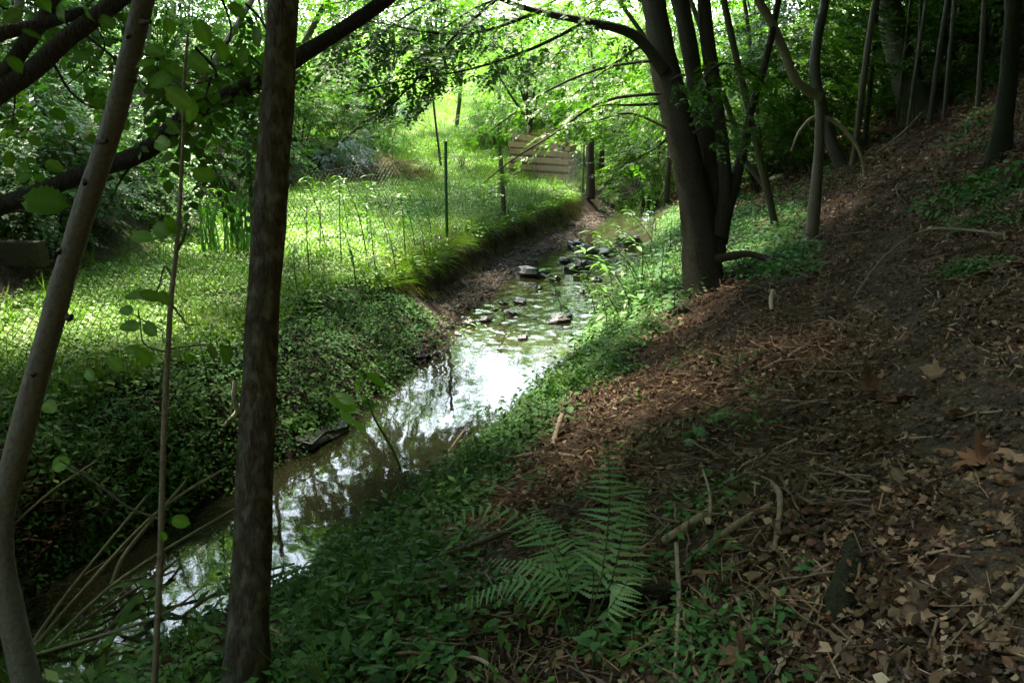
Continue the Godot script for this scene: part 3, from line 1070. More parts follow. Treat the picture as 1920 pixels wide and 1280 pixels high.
	ready_crown(plain_tree("overhanging_tree", "added tall bank tree leaning left, its crowns closing a light gap over the stream", Vector2(5.0, -17.0), 7.4, 2.4, canopy, 0.06, 46, "bank trees leaning over the stream", Vector3(-3.4, 0, 0)), "roof", Vector3(3.4, 9.6, -14.6), 0.8)  # tree and upper crown added to stop light reaching the right slope
	for s in [[-6.4, -11.0, 3.6, 1.4, 1.2], [-6.0, -15.6, 4.0, 1.6, 2.9]]:  # trees added so that dark leaves mirror in the near pool
		plain_tree("added_arching_tree", "added slender tree leaning over the lawn, its crown darkening the pool reflection", Vector2(s[0], s[1]), s[2], s[3], canopy, 0.06, 46, "trees added over the lawn", Vector3(s[4], 0, 0.4))
	for s in [[-5.7, -18.6, 4.2, 2.2, 3.2]]:  # tree and extra crowns added to darken the reflection in the pool
		var at2 := plain_tree("added_arching_tree", "added tall tree leaning over the far lawn, its crowns darkening the pool reflection", Vector2(s[0], s[1]), s[2], s[3], canopy, 0.08, 46, "trees added over the lawn", Vector3(s[4], 0, 0.6))
		ready_crown(at2, "roof", Vector3(-2.6, 7.1, -16.8), 0.6)
		ready_crown(at2, "roof", Vector3(-1.5, 6.4, -16.2), 0.45)
	# trees behind and beside the viewer whose crowns close the roof over this bank
	for s in [[2.9, 1.4, 6.0, 3.0], [-1.2, 2.6, 5.6, 2.8], [-5.2, 1.4, 6.2, 3.0], [4.9, -2.6, 6.6, 2.8], [6.6, 1.0, 8.0, 3.2], [5.2, -5.6, 6.8, 2.6], [0.6, 4.8, 7.0, 3.2], [-6.9, -2.4, 6.0, 2.2], [1.0, -1.2, 7.2, 2.6]]:
		if s[0] == 1.0: continue
		plain_tree("maple_tree", "tall maple with a closed crown outside the view", Vector2(s[0], s[1]), s[2], s[3], canopy, 0.11, 46, "maples closing the roof over the path")
	for s in [[-9.0, 2.5, 5.0], [-8.0, 6.5, 5.0], [-4.6, 6.6, 5.0], [-1.0, 8.0, 4.6], [3.2, 7.4, 4.6], [6.6, 5.2, 4.6], [-12.0, 5.0, 5.0], [-5.0, 11.0, 5.0], [0.5, 12.0, 5.0], [5.5, 11.0, 5.0], [9.5, 8.5, 5.0]]:  # wall of unseen trees added to keep sky light off this bank
		var tt := plain_tree("added_thicket_tree", "unseen leafy tree added to block light, part of the thicket behind the viewer", Vector2(s[0], s[1]), s[2], 3.0, canopy, 0.09, 46, "thicket behind the viewer")
		for k in [-2.6, 2.4]: ready_crown(tt, "roof", ground(s[0], s[1]) + Vector3(0, s[2] + k, 0), 1.0, 1.25)

func plain_tree(called: String, label: String, xz: Vector2, tall: float, wide: float, canopy: Array, radius: float, clumps: int, group: String, lean := Vector3.ZERO) -> Node3D:
	var g := ground(xz.x, xz.y)
	var t := thing(called, label, "tree", Vector3.ZERO, group)
	var top := g + Vector3(rnd(-0.4, 0.4), tall, rnd(-0.4, 0.4)) + lean
	trunk_part(t, [[[g - Vector3(0, 0.15, 0), g + Vector3(0, 0.3, 0) + lean * 0.05, g.lerp(top, 0.5) + Vector3(rnd(-0.15, 0.15), 0, rnd(-0.15, 0.15)), top], [radius * 1.25, radius, radius * 0.8, radius * 0.45]]], M.bark_smooth, Color(0.075, 0.07, 0.052), 0.06)
	limbs(t, M.bark_smooth, g.lerp(top, 0.7), top, Vector3(wide, 1.3, wide), 4, radius * 0.4, Color(0.1, 0.09, 0.07))
	ready_crown(t, "roof", top, wide / 3.0)
	return t

func stream_tree(sp: Array, canopy: Array) -> void:
	rng.seed = 202
	var foot := spot(1322, 545)
	var d := depth_of(foot)
	var t := thing("hornbeam_tree", "dark forked tree at the water's edge with a limb arching over the stream", "tree")
	var main := line([[1326, 575, 96], [1322, 540, 84], [1316, 480, 68], [1309, 420, 62], [1296, 345, 58], [1274, 235, 55], [1254, 150, 52], [1239, 75, 48], [1226, -5, 45], [1210, -160, 48], [1200, -420, 36]], d, 0.2)
	var col := Color(0.062, 0.053, 0.038)
	trunk_part(t, [main], M.bark, col, 0.2, 0.45)
	var b := MB.new()
	for s in [[[1330, 480, 62], [1336, 410, 44], [1332, 330, 36], [1320, 240, 34], [1300, 130, 32], [1282, 30, 31], [1262, -60, 34], [1250, -250, 26]],
			[[1338, 450, 52], [1356, 370, 34], [1352, 270, 30], [1338, 160, 28], [1325, 60, 26], [1318, -40, 24], [1312, -220, 18]],
			[[1345, 430, 40], [1372, 360, 24], [1392, 290, 18], [1408, 210, 16], [1440, 100, 13], [1460, 0, 11]]]:
		var fq := line(s, d + 0.05, 0.5)
		b = MB.new()
		add_tube(b, fq[0], fq[1], 11, col, 5, 0.1)
		part("fork", b.mesh(M.bark), t)
	b = MB.new()
	var q := line([[1336, 488, 20], [1375, 479, 14], [1405, 476, 13], [1440, 485, 11], [1468, 481, 7], [1490, 486, 3]], d - 0.1, -0.3)
	add_tube(b, q[0], q[1], 8, Color(0.085, 0.07, 0.05), 5, 0.2)
	part("dead_branch", b.mesh(M.bark), t)
	# boughs that hang to the left over the water
	var kinds := [sp[0], sp[1]]
	var lists := [[], []]
	var tints := [PackedColorArray(), PackedColorArray()]
	b = MB.new()
	var bark := Color(0.065, 0.055, 0.04)
	for s in [[[[1245, 132, 26], [1190, 66, 20], [1100, 40, 15], [1010, 22, 11], [930, -5, 8], [850, -40, 5]], 0, -0.8, 30],
			[[[1100, 40, 7], [1000, 90, 6], [880, 130, 4], [760, 150, 3], [640, 180, 2]], -0.3, -1.2, 40],
			[[[930, 0, 6], [850, 70, 5], [790, 140, 4], [700, 230, 2]], -0.8, -0.6, 30],
			[[[1010, 22, 7], [900, 60, 5], [800, 60, 4], [690, 40, 3], [600, 60, 2]], -0.5, -1.0, 36],
			[[[1240, 175, 6], [1130, 190, 6], [1040, 250, 4], [960, 300, 3], [905, 345, 2]], 0, 0.8, 26],
			[[[1235, 112, 6], [1120, 130, 6], [1010, 180, 4], [900, 260, 2]], 0, 1.2, 34],
			[[[1236, 194, 7], [1180, 197, 5], [1140, 196, 3], [1105, 204, 1]], 0, -0.3, 4],
			[[[1250, 240, 5], [1180, 212, 5], [1100, 230, 3], [1050, 215, 2]], 0, 0.6, 22],
			[[[850, -20, 6], [760, 30, 4], [680, 90, 3], [600, 120, 2]], -0.8, -0.8, 34],
			[[[1000, -20, 6], [900, 10, 5], [820, 60, 3], [740, 100, 2]], -0.4, -0.6, 34],
			[[[1250, 60, 5], [1180, 100, 5], [1110, 150, 3], [1060, 190, 2]], 0.3, 1.2, 30],
			[[[1240, 20, 5], [1150, -10, 5], [1080, 60, 3], [1030, 120, 2]], 0.3, 0.8, 30],
			[[[1280, 230, 7], [1240, 270, 4], [1190, 300, 2], [1150, 320, 2]], 0.2, 0.8, 18],
			[[[1310, 160, 8], [1350, 120, 5], [1400, 130, 3], [1440, 160, 2]], -0.2, 0.2, 26],
			[[[1300, 250, 7], [1350, 225, 4], [1390, 235, 2], [1410, 250, 2]], -0.4, -0.3, 22],
			[[[1260, 150, 6], [1280, 140, 4], [1310, 155, 2], [1330, 170, 2]], -0.5, -0.3, 14],
			[[[760, -60, 6], [690, 10, 4], [640, 60, 3], [570, 110, 2]], -1.4, -0.6, 30],
			[[[1150, -60, 6], [1060, -10, 4], [980, 30, 3], [900, 40, 2]], 0.6, 1.0, 30],
			[[[980, -70, 6], [880, -20, 4], [790, 0, 3], [700, 20, 2]], 0.2, 1.0, 34],
			[[[820, -70, 6], [740, -20, 4], [660, 0, 3], [590, 10, 2]], -0.4, 0.8, 30]]:
		branch_sprays(t, kinds, s[0], d + s[1], s[2], int(s[3] * (1.9 if s[0][0][1] < 45 else 1.25)), 0.8, Color(1.0, 1.02, 1.0), bark, lists, tints, 0.35)
	for k in 2: many("foliage", kinds[k], lists[k], tints[k], t)
	ready_crown(t, "roof", foot + Vector3(1.2, 6.0, -0.3), 0.85)
	ready_crown(t, "roof", foot + Vector3(-0.9, 6.2, -0.4), 0.6)
	ready_crown(t, "roof", Vector3(0.2, 6.6, -7.6), 0.55)  # this crown and those below are added overhead to block the sun
	ready_crown(t, "roof", Vector3(-0.4, 6.9, -9.2), 0.5)
	ready_crown(t, "roof", Vector3(1.5, 6.7, -6.4), 0.72)
	ready_crown(t, "roof", Vector3(2.6, 8.4, -12.0), 0.7)
	ready_crown(t, "roof", Vector3(3.2, 7.6, -6.4), 0.75)
	ready_crown(t, "roof", Vector3(3.0, 9.8, -12.9), 0.85)
	ready_crown(t, "roof", Vector3(-2.4, 7.2, -13.2), 0.4)
	ready_crown(t, "roof", Vector3(2.0, 7.6, -9.4), 0.6)

func right_wood(sp: Array, canopy: Array, glossy: Array) -> void:
	rng.seed = 303
	# snapped stem with its top hanging over
	var f := spot(1522, 452)
	var d := depth_of(f)
	var t := thing("snapped_sapling", "thin snapped trunk by the path, its broken top tilted to the left", "tree")
	var q := line([[1518, 470, 34], [1522, 440, 26], [1531, 350, 21], [1537, 260, 18], [1537, 178, 17]], d)
	trunk_part(t, [q], M.bark_smooth, Color(0.105, 0.088, 0.06), 0.16)
	var b := MB.new()
	q = line([[1540, 182, 17], [1514, 168, 18], [1490, 146, 17], [1468, 90, 17], [1446, 40, 16], [1418, -10, 15], [1380, -120, 12]], d - 0.05, -0.2)
	add_tube(b, q[0], q[1], 9, Color(0.19, 0.16, 0.11), 5, 0.12)
	part("broken_top", b.mesh(M.bark_smooth), t)
	b = MB.new()
	q = line([[1484, 284, 4], [1500, 246, 6], [1528, 219, 8], [1562, 226, 8], [1590, 250, 9], [1612, 284, 6], [1622, 330, 4]], d + 0.1)
	add_tube(b, q[0], q[1], 7, Color(0.30, 0.26, 0.17), 5, 0.1)
	lone("bent_branch", b.mesh(M.twig), "pale bare branch bent in an arch behind the snapped trunk", "branch")
	# other trunks that can be told apart
	for s in [["young_tree", "dark crooked trunk leaning left behind the snapped sapling", [[1584, 330, 34], [1580, 312, 27], [1560, 268, 22], [1541, 200, 20], [1528, 130, 19], [1535, 60, 18], [1548, -10, 17], [1556, -200, 13]], [1582, 318], Color(0.05, 0.045, 0.035)],
			["beech_tree", "smooth olive grey beech trunk curving up from the slope beside the path", [[1728, 228, 68], [1720, 204, 60], [1706, 165, 57], [1690, 110, 51], [1675, 50, 47], [1662, -10, 45], [1645, -160, 40], [1630, -420, 30]], [1722, 222], Color(0.13, 0.127, 0.085)],
			["beech_tree", "straight twin beech trunk at the top right of the slope, its paler stem", [[1854, 130, 32], [1853, 100, 24], [1851, 40, 22], [1849, -20, 21], [1846, -300, 16]], [1854, 118], Color(0.12, 0.115, 0.08)],
			["beech_tree", "straight twin beech trunk at the top right of the slope, its darker stem", [[1880, 135, 40], [1872, 100, 28], [1868, 40, 25], [1866, -20, 24], [1864, -300, 18]], [1876, 122], Color(0.10, 0.095, 0.07)]]:
		var g := spot(s[3][0], s[3][1])
		t = thing(s[0], s[1], "tree")
		var l := rooted(line(s[2], depth_of(g)))
		trunk_part(t, [l], M.bark_smooth, s[4], 0.05)
		var top: Vector3 = l[0][l[0].size() - 1]
		ready_crown(t, "roof", top + Vector3(0, 1.2, 0), 1.1)
	# the wood that covers the hill: trunks every few metres, crowns closing overhead
	for gx in 12:
		for gz in 15:
			var x := 4.0 + gx * 2.7 + rnd(-0.9, 0.9)
			var z := 8.0 - gz * 3.0 + rnd(-1.0, 1.0)
			var rs := right_s(x, z)
			if rs < 4.0 or rs > 34.0: continue
			var g0 := ground(x, z)
			var pd := depth_of(g0)
			var in_view := pd > 0.3 and absf(x) < pd * 0.64
			if in_view and pd < 11.0: continue
			var ft := plain_tree("forest_tree", "grey trunk standing deep in the shaded wood on the hill" if in_view else "tree of the closed wood outside the view", Vector2(x, z), rnd(5.5, 8.5), rnd(2.3, 3.0), canopy, rnd(0.04, 0.09), 30, "trunks of the wood on the hill" if in_view else "trees of the wood outside the view", Vector3(rnd(-0.8, 0.4), 0, rnd(-0.5, 0.5)))
			if (in_view and rs > 9.0 and pd > 16.0) or (pd < 0.3 or absf(x) > pd * 0.64 + 3.2): ready_crown(ft, "roof", g0 + Vector3(0, rnd(2.2, 3.2), 0), 0.9, 1.3)  # low crowns added to shut out sky light coming in under the canopy
	# thin stems of the wood on the slope
	for i in 64:
		var px := rnd(1330, 1980)
		var dep := rnd(9.0, 26.0)
		var p := at(px, 200, dep)
		if right_s(p.x, p.z) < 2.6: continue
		if px > 1560 and dep < 13.0: continue
		var g := ground(p.x, p.z)
		var tall := rnd(5.0, 8.0)
		var rad := rnd(0.018, 0.06)
		t = thing("thin_tree", "thin bare %s on the dark slope %s" % ["sapling" if dep < 16.0 else "far sapling", by_place(px, [1450, 1530, 1600, 1660, 1730, 1800, 1850, 1920], ["behind the forked tree", "left of the snapped sapling", "right of the snapped sapling", "left of the curving beech", "behind the curving beech", "right of the curving beech", "left of the twin beech", "behind the twin beech", "at the right edge"])], "tree", Vector3.ZERO, "crowded thin stems on the wooded slope")
		var lean := Vector3(rnd(-1.0, 0.5), 0, rnd(-0.5, 0.5))
		trunk_part(t, [[[g - Vector3(0, 0.1, 0), g + Vector3(0, tall * 0.33, 0) + lean * rnd(0.1, 0.4), g + Vector3(0, tall * 0.66, 0) + lean * rnd(0.5, 0.8), g + Vector3(0, tall, 0) + lean], [rad * 1.2, rad, rad * 0.8, rad * 0.4]]], M.bark_smooth, jitter(Color(0.05, 0.046, 0.032), 0.35), 0.1)
		ready_crown(t, "roof", g + Vector3(0, tall, 0) + lean, 0.55)
		if i % 3 == 0:
			for k in 4:
				b = MB.new()
				var s := g + Vector3(0, rnd(0.8, 2.6), 0) + lean * 0.2
				var e := Vector3(rnd(-1, 1), rnd(-0.1, 0.7), rnd(-1, 1))
				add_tube(b, [s, s + e * 0.6, s + e * 1.2 + Vector3(0, -0.1, 0)], [0.01, 0.007, 0.003], 4, Color(0.07, 0.06, 0.045), 3)
				part("twig", b.mesh(M.bark_smooth), t)
	# leafy shrubs between the stream tree and the slope
	for s in [[1400, 330, 0.9, 1.0], [1450, 300, 1.0, 1.3], [1385, 345, 0.7, 1.7], [1480, 260, 1.1, 1.9], [1420, 240, 1.2, 2.4], [1500, 215, 1.2, 2.8], [1240, 330, 0.8, 0.7], [1180, 330, 0.9, 0.9], [1600, 190, 1.2, 3.0], [1560, 170, 1.2, 2.6], [1380, 260, 1.2, 3.0], [1440, 180, 1.4, 3.4], [1330, 320, 1.0, 2.2], [1620, 140, 1.5, 3.2], [1700, 110, 1.4, 2.6], [1780, 80, 1.5, 2.6], [1840, 40, 1.6, 2.6], [1520, 130, 1.6, 3.6], [1290, 345, 0.9, 1.6]]:
		var g := spot(s[0], s[1])
		t = shrub("understory_shrub", "leafy dark %sshrub %s" % ["tall " if s[3] > 2.3 else "low " if s[3] < 1.4 else "", by_place(s[0], [1200, 1260, 1345, 1395, 1430, 1470, 1510, 1570, 1640, 1740, 1810], ["at the far bend of the stream", "beside the stream left of the forked tree", "behind the forked tree", "close right of the forked tree", "behind the mossy log's end", "left of the snapped sapling", "behind the snapped sapling", "right of the snapped sapling", "left of the curving beech", "behind the curving beech", "between the beeches", "under the twin beech"])], g, s[2], s[3], [], 0, Color(1, 1, 1), "leafy shrubs on the shaded bank")
		for k in 2: ready_crown(t, "bush", g + Vector3(rnd(-0.3, 0.3), s[3] * (0.3 + 0.4 * k), rnd(-0.3, 0.3)), s[2] * 0.85, s[3] / s[2] * 0.5)
	for s in [[5.6, -17.0], [6.6, -19.4], [7.6, -21.4], [8.6, -18.0], [6.2, -22.6], [9.6, -22.0], [8.0, -25.2], [10.8, -19.0], [8.8, -15.4], [10.4, -26.0], [12.2, -22.5], [12.6, -17.5]]:
		var g := ground(s[0], s[1])
		t = shrub("understory_shrub", "tall dark thicket shrub far back on the slope %s" % by_place(px_of(g).x, [1440, 1500, 1560, 1620, 1700, 1800], ["left of the snapped sapling", "just left of the snapped sapling", "behind the crooked trunk", "right of the crooked trunk", "left of the curving beech", "behind the curving beech", "between the beeches"]), g, 1.5, 3.0, [], 0, Color(1, 1, 1), "thicket far back on the slope")
		for k in 3: ready_crown(t, "bush", g + Vector3(rnd(-0.5, 0.5), 0.7 + 1.0 * k, rnd(-0.5, 0.5)), rnd(1.3, 1.7), 0.9)
	# mossy stump at the right, fallen logs
	f = spot(1868, 300)
	t = thing("mossy_tree", "dark mossy trunk at the right edge above the path", "tree")
	d = depth_of(f)
	trunk_part(t, [rooted(line([[1870, 312, 62], [1875, 280, 44], [1884, 215, 34], [1893, 130, 30], [1899, 40, 27], [1904, -60, 32], [1912, -300, 24]], d))], M.bark, Color(0.035, 0.04, 0.022), 0.15, 0.6)
	fallen("fallen_log", [[1400, 322, 22], [1450, 314, 24], [1528, 308, 22]], 0.02, M.bark, Color(0.045, 0.055, 0.025), "mossy fallen log on the slope left of the crooked trunk", "log", 0.15)
	fallen("fallen_log", [[1395, 552, 20], [1440, 540, 24], [1520, 527, 18]], 0.01, M.bark, Color(0.07, 0.06, 0.045), "dark low log beside the foot of the forked tree", "log", 0.2)
	fallen("fallen_branch", [[1600, 560, 3], [1660, 480, 4, 0.1], [1745, 430, 5, 0.12], [1890, 440, 5]], 0.02, M.twig, Color(0.17, 0.15, 0.11), "long thin branch lying across the slope above the path", "branch")
	for s in [[1720, 180, 1880, 40, "thin pale branch slanting up to the twin beech"], [1640, 290, 1740, 200, "thin branch fallen against the foot of the curving beech"], [1700, 150, 1830, 130, "thin pale branch lying level between the beeches"], [1600, 250, 1700, 170, "thin branch slanting behind the curving beech"]]:
		fallen("fallen_branch", [[s[0], s[1], 3, 0.05], [(s[0] + s[2]) * 0.5, (s[1] + s[3]) * 0.5 + 6, 4, 0.2], [s[2], s[3], 2, 0.35]], 0.0, M.twig, Color(0.2, 0.17, 0.12), s[4], "branch")

func px_of(p: Vector3) -> Vector2:
	var d := maxf(depth_of(p), 0.1)
	var c := cos(deg_to_rad(TILT))
	var s := sin(deg_to_rad(TILT))
	return Vector2(960.0 + FOCAL * p.x / d, 640.0 - FOCAL * (c * (p.y - EYE) - s * p.z) / d)

# which of several landmarks a point stands nearest to, along the picture's width
func by_place(x: float, edges: Array, words: Array) -> String:
	for i in edges.size():
		if x < edges[i]: return words[i]
	return words[words.size() - 1]

func shrub(called: String, label: String, g: Vector3, wide: float, tall: float, kinds: Array, clumps: int, tint: Color, group := "", size := 1.0) -> Node3D:
	var t := thing(called, label, "shrub", Vector3.ZERO, group)
	for i in 6:
		var b := MB.new()
		var e := g + Vector3(rnd(-wide, wide) * 0.7, tall * rnd(0.6, 1.1), rnd(-wide, wide) * 0.7)
		add_tube(b, [g - Vector3(0, 0.05, 0), g.lerp(e, 0.5) + rvec() * 0.1, e], [0.016, 0.011, 0.004], 5, Color(0.07, 0.06, 0.045), 3, 0.1)
		part("stem", b.mesh(M.bark_smooth), t)
	if clumps: crown(t, kinds, g + Vector3(0, tall * 0.55, 0), Vector3(wide, tall * 0.55, wide), clumps, 8, 0.28, size, tint)
	return t

func garden(sp: Array, sp_lime: Array, glossy: Array, canopy: Array, lance: Array, nettle: Array) -> void:
	rng.seed = 404
	# ---- chain-link fence
	var c := spot(838, 452)
	var e := spot(946, 415)
	var g := spot(1092, 378)
	var a := ground(-3.55, -4.0)
	var m := a.lerp(c, 0.46)
	m = ground(m.x, m.z)
	var posts := [a, m, c, e, g]
	var t := thing("chain_link_fence", "sagging chain-link fence on thin posts along the edge of the lawn", "fence")
	var paint := Color(0.016, 0.085, 0.045)
	for i in 5:
		var b := MB.new()
		var p: Vector3 = posts[i]
		if i == 3:
			add_tube(b, [p - Vector3(0, 0.2, 0), p + Vector3(-0.03, 0.6, 0), p + Vector3(-0.08, 1.24, 0)], [0.042, 0.038, 0.032], 9, Color(0.13, 0.095, 0.07), 4, 0.1)
			part("wooden_post", b.mesh(M.bark), t)
		else:
			add_tube(b, [p - Vector3(0, 0.2, 0), p + Vector3(0.003, 0.7, 0), p + Vector3(0.012, 1.32, 0)], [0.021, 0.021, 0.021], 10, paint, 2)
			var post := part("post", b.mesh(M.paint), t)
			b = MB.new()
			add_tube(b, [p + Vector3(0.012, 1.318, 0), p + Vector3(0.012, 1.35, 0)], [0.025, 0.023], 10, Color(0.01, 0.05, 0.03), 1)
			part("cap", b.mesh(M.paint), post)
	var wire := MB.new()
	var grey := Color(0.013, 0.016, 0.013)
	var total := 0.0
	var start := [0.0]
	for i in 4:
		total += posts[i].distance_to(posts[i + 1])
		start.append(total)
	var on := func(s: float, y: float) -> Vector3:
		var i := 0
		while i < 3 and s > start[i + 1]: i += 1
		var k := clampf((s - start[i]) / (start[i + 1] - start[i]), 0.0, 1.0)
		var q: Vector3 = posts[i].lerp(posts[i + 1], k)
		return Vector3(q.x, h(q.x, q.z) + 0.03 + y * (1.0 - 0.07 * sin(PI * k)), q.z) + Vector3(0.03 * sin(s * 2.1) * y, 0, 0.02 * sin(s * 3.3) * y)
	var tall := 1.16
	var s := -tall
	while s < total:
		for way in 2:
			var p := []
			for k in 7:
				var u := k / 6.0
				var x := s + tall * (u if way == 0 else 1.0 - u)
				if x < 0.0 or x > total: continue
				p.append(on.call(x, tall * u) + Vector3(0.002 if way == 0 else -0.002, 0, 0))
			if p.size() > 1:
				var r := []
				for k in p: r.append(0.002)
				add_tube(wire, p, r, 3, grey, 1)
		s += 0.075
	part("wire_mesh", wire.mesh(M.wire), t).set_meta("kind", "stuff")
	for y in [0.05, 0.6, 1.15]:
		var lw := MB.new()
		var p := []
		var r := []
		for k in 60:
			p.append(on.call(total * k / 59.0, y))
			r.append(0.002)
		add_tube(lw, p, r, 4, grey, 1)
		part("line_wire", lw.mesh(M.wire), t)
	# dark stump of a post beside the end post
	var b := MB.new()
	var q := line([[1108, 372, 18], [1107, 330, 17], [1106, 262, 16]], depth_of(g) + 0.3)
	add_tube(b, q[0], q[1], 10, Color(0.05, 0.042, 0.034), 4, 0.1)
	lone("gate_post", b.mesh(M.bark), "thick dark wooden post beside the green end post", "post")

	# ---- compost bin of boards
	var left := spot(956, 330)
	var d := depth_of(left)
	left = at(955, 322, d)
	var right := at(1066, 337, d - 0.25)
	t = thing("compost_bin", "compost bin of weathered reddish boards behind the fence", "compost bin")
	var ux := (right - left)
	var rise := Vector3(0, 1, 0)
	var back := ux.cross(rise).normalized()
	var boards := [[0.02, 0.02, 0.10], [0.20, 0.20, 0.115], [0.375, 0.365, 0.12], [0.545, 0.535, 0.11], [0.705, 0.69, 0.115], [0.92, 0.72, 0.12]]
	for k in boards.size():
		b = MB.new()
		var y0: float = boards[k][0]
		var y1: float = boards[k][1] + 0.02
		var p0 := left + rise * (y0 - 0.06)
		var p1 := right + rise * (y1 + 0.02)
		var along_it := (p1 - p0) * 0.5 * rnd(0.98, 1.03)
		var up := along_it.cross(back).normalized()
		if up.y < 0: up = -up
		box(b, (p0 + p1) * 0.5 + back * rnd(-0.012, 0.012), along_it, up * 0.058, back * 0.011, jitter(Color(0.62, 0.40, 0.30), 0.16), 0.06)
		part("board", b.mesh(M.wood), t)
	for k in [0.03, 0.5, 0.97]:
		b = MB.new()
		var p: Vector3 = left + ux * k - back * 0.05
		box(b, p + rise * 0.42, rise * 0.52, ux.normalized() * 0.03, back * 0.03, Color(0.2, 0.14, 0.1), 0.1)
		part("upright", b.mesh(M.wood), t)
	for k in [0.0, 1.0]:
		for j in 5:
			b = MB.new()
			var p: Vector3 = left + ux * k - back * 0.55 + rise * (0.02 + 0.17 * j)
			box(b, p, back * 0.5, rise * 0.07, ux.normalized() * 0.011, jitter(Color(0.3, 0.21, 0.15), 0.2), 0.06)
			part("side_board", b.mesh(M.wood), t)
	heap("brush_heap", "heap of dry stalks piled inside and above the compost boards", left + ux * 0.5 - back * 0.55, Vector3(0.6, 1.05, 0.42), Color(0.16, 0.13, 0.07), 70)
	heap("grass_heap", "large mound of brown cut grass and stalks at the back of the lawn", spot(700, 342) + Vector3(0, 0, -0.7), Vector3(1.25, 0.5, 0.8), Color(0.075, 0.07, 0.04), 150)

	# ---- lawn and meadow: clover, grass
	rng.seed = 411
	var clover := [cover_patch(34, 0.16, 0.07, 0.038, 0.85, Color(0.135, 0.255, 0.05), M.grass), cover_patch(30, 0.15, 0.09, 0.045, 0.6, Color(0.13, 0.25, 0.05), M.grass)]
	var tufts := [grass_tuft(16, 0.10, 0.14, 0.006, Color(0.12, 0.225, 0.042)), grass_tuft(12, 0.08, 0.24, 0.007, Color(0.13, 0.19, 0.05))]
	var lists := [[], [], [], []]
	var tints := [PackedColorArray(), PackedColorArray(), PackedColorArray(), PackedColorArray()]
	var tries := 0
	while tries < 14000:
		tries += 1
		var z := -3.4 - 21.0 * pow(rng.randf(), 1.25)
		var x := rnd(-7.5, along(left_z, left_x, z))
		var ls := left_s(x, z)
		var bare := broad.get_noise_2d(x * 7.0 + 40.0, z * 7.0)
		var foot := -4.35 - 0.5 * smoothstep(-8.0, -3.0, z) * (z + 8.0) * 0.4
		if ls < (0.75 if z > -8.4 else 0.52) or x < foot - 0.15 + 0.4 * bare: continue
		var w := rng.randi() % 4
		if w == 3 and rng.randf() < 0.8 and ls > (1.0 if z > -8.4 else 0.75): continue
		if w == 2 and rng.randf() < 0.4: continue
		if bare < -0.34 and rng.randf() < 0.55: continue
		var k := rnd(0.8, 1.3) * (1.0 + 0.04 * maxf(0.0, -z - 6.0))
		lists[w].append(Transform3D(Basis(Vector3.UP, rnd(0, TAU)).scaled(Vector3(k, k * rnd(0.7, 1.2), k)), ground(x, z)))
		var patch := 0.5 + 0.5 * broad.get_noise_2d(x * 5.0, z * 5.0 + 90.0)
		tints[w].append(jitter(Color(1.0, 1.0, 1.0).lerp(Color(1.35, 1.15, 0.9), patch), 0.15))
	# grass leaning out over the lip of the bank, and rootlets hanging on its earth face
	var roots := []
	var root_tint := PackedColorArray()
	for i in 620:
		var z := rnd(-8.6, -18.2)
		var face := i % 2 == 0
		var ls := rnd(0.36, 0.52) if face else rnd(0.50, 0.62)
		var x := along(left_z, left_x, z) - ls / 0.86
		var dir := Vector3(rnd(0.3, 0.9), -1.0, rnd(-0.4, 0.4)) if face else Vector3(1.0, rnd(-0.5, 0.6), rnd(-0.5, 0.5))
		var turn := orient(dir, Vector3(rnd(-1, 1), 0.3, 1), rnd(0.7, 1.3)) * Basis(Vector3.RIGHT, PI / 2)
		if face:
			roots.append(Transform3D(turn, ground(x, z) + Vector3(0.02, 0.02, 0)))
			root_tint.append(jitter(Color(0.75, 0.35, 0.9), 0.35))
		else:
			lists[3].append(Transform3D(turn, ground(x, z) + Vector3(0.0, 0.02, 0)))
			tints[3].append(jitter(Color(1.0, 0.95, 0.9), 0.25))
	var rootlets := Node3D.new()
	rootlets.name = "rootlets"
	rootlets.set_meta("kind", "stuff")
	tag(rootlets, "dry rootlets hanging from the earth face of the left bank", "roots")
	add_child(rootlets)
	many("rootlets", tufts[0], roots, root_tint, rootlets)
	var lawn := Node3D.new()
	lawn.name = "lawn"
	lawn.set_meta("kind", "stuff")
	tag(lawn, "bright lawn of clover and grass beyond the stream", "lawn")
	add_child(lawn)
	for k in 2: many("clover", clover[k], lists[k], tints[k], lawn)
	for k in 2: many("grass", tufts[k], lists[k + 2], tints[k + 2], lawn)
	lists = [[], []]
	tints = [PackedColorArray(), PackedColorArray()]
	for i in 9000:
		var z := rnd(-19.0, -62.0)
		var x := rnd(-0.42, 0.12) * -z + rnd(-2, 2)
		if left_s(x, z) < 0.4: continue
		var w := i % 2
		var k := rnd(0.9, 1.5) * (1.0 + 0.02 * (-z - 19.0))
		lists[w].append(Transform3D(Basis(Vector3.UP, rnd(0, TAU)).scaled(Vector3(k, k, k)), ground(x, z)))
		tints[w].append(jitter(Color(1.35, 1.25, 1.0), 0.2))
	var meadow := Node3D.new()
	meadow.name = "meadow_grass"
	meadow.set_meta("kind", "stuff")
	tag(meadow, "sunlit meadow grass rising behind the trees", "grass")
	add_child(meadow)
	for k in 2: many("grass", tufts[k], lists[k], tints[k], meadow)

	# ---- sword-leaved clump
	rng.seed = 421
	var base := spot(428, 478)
	t = thing("iris_clump", "clump of tall upright sword-shaped leaves at the back of the lawn", "plant", base)
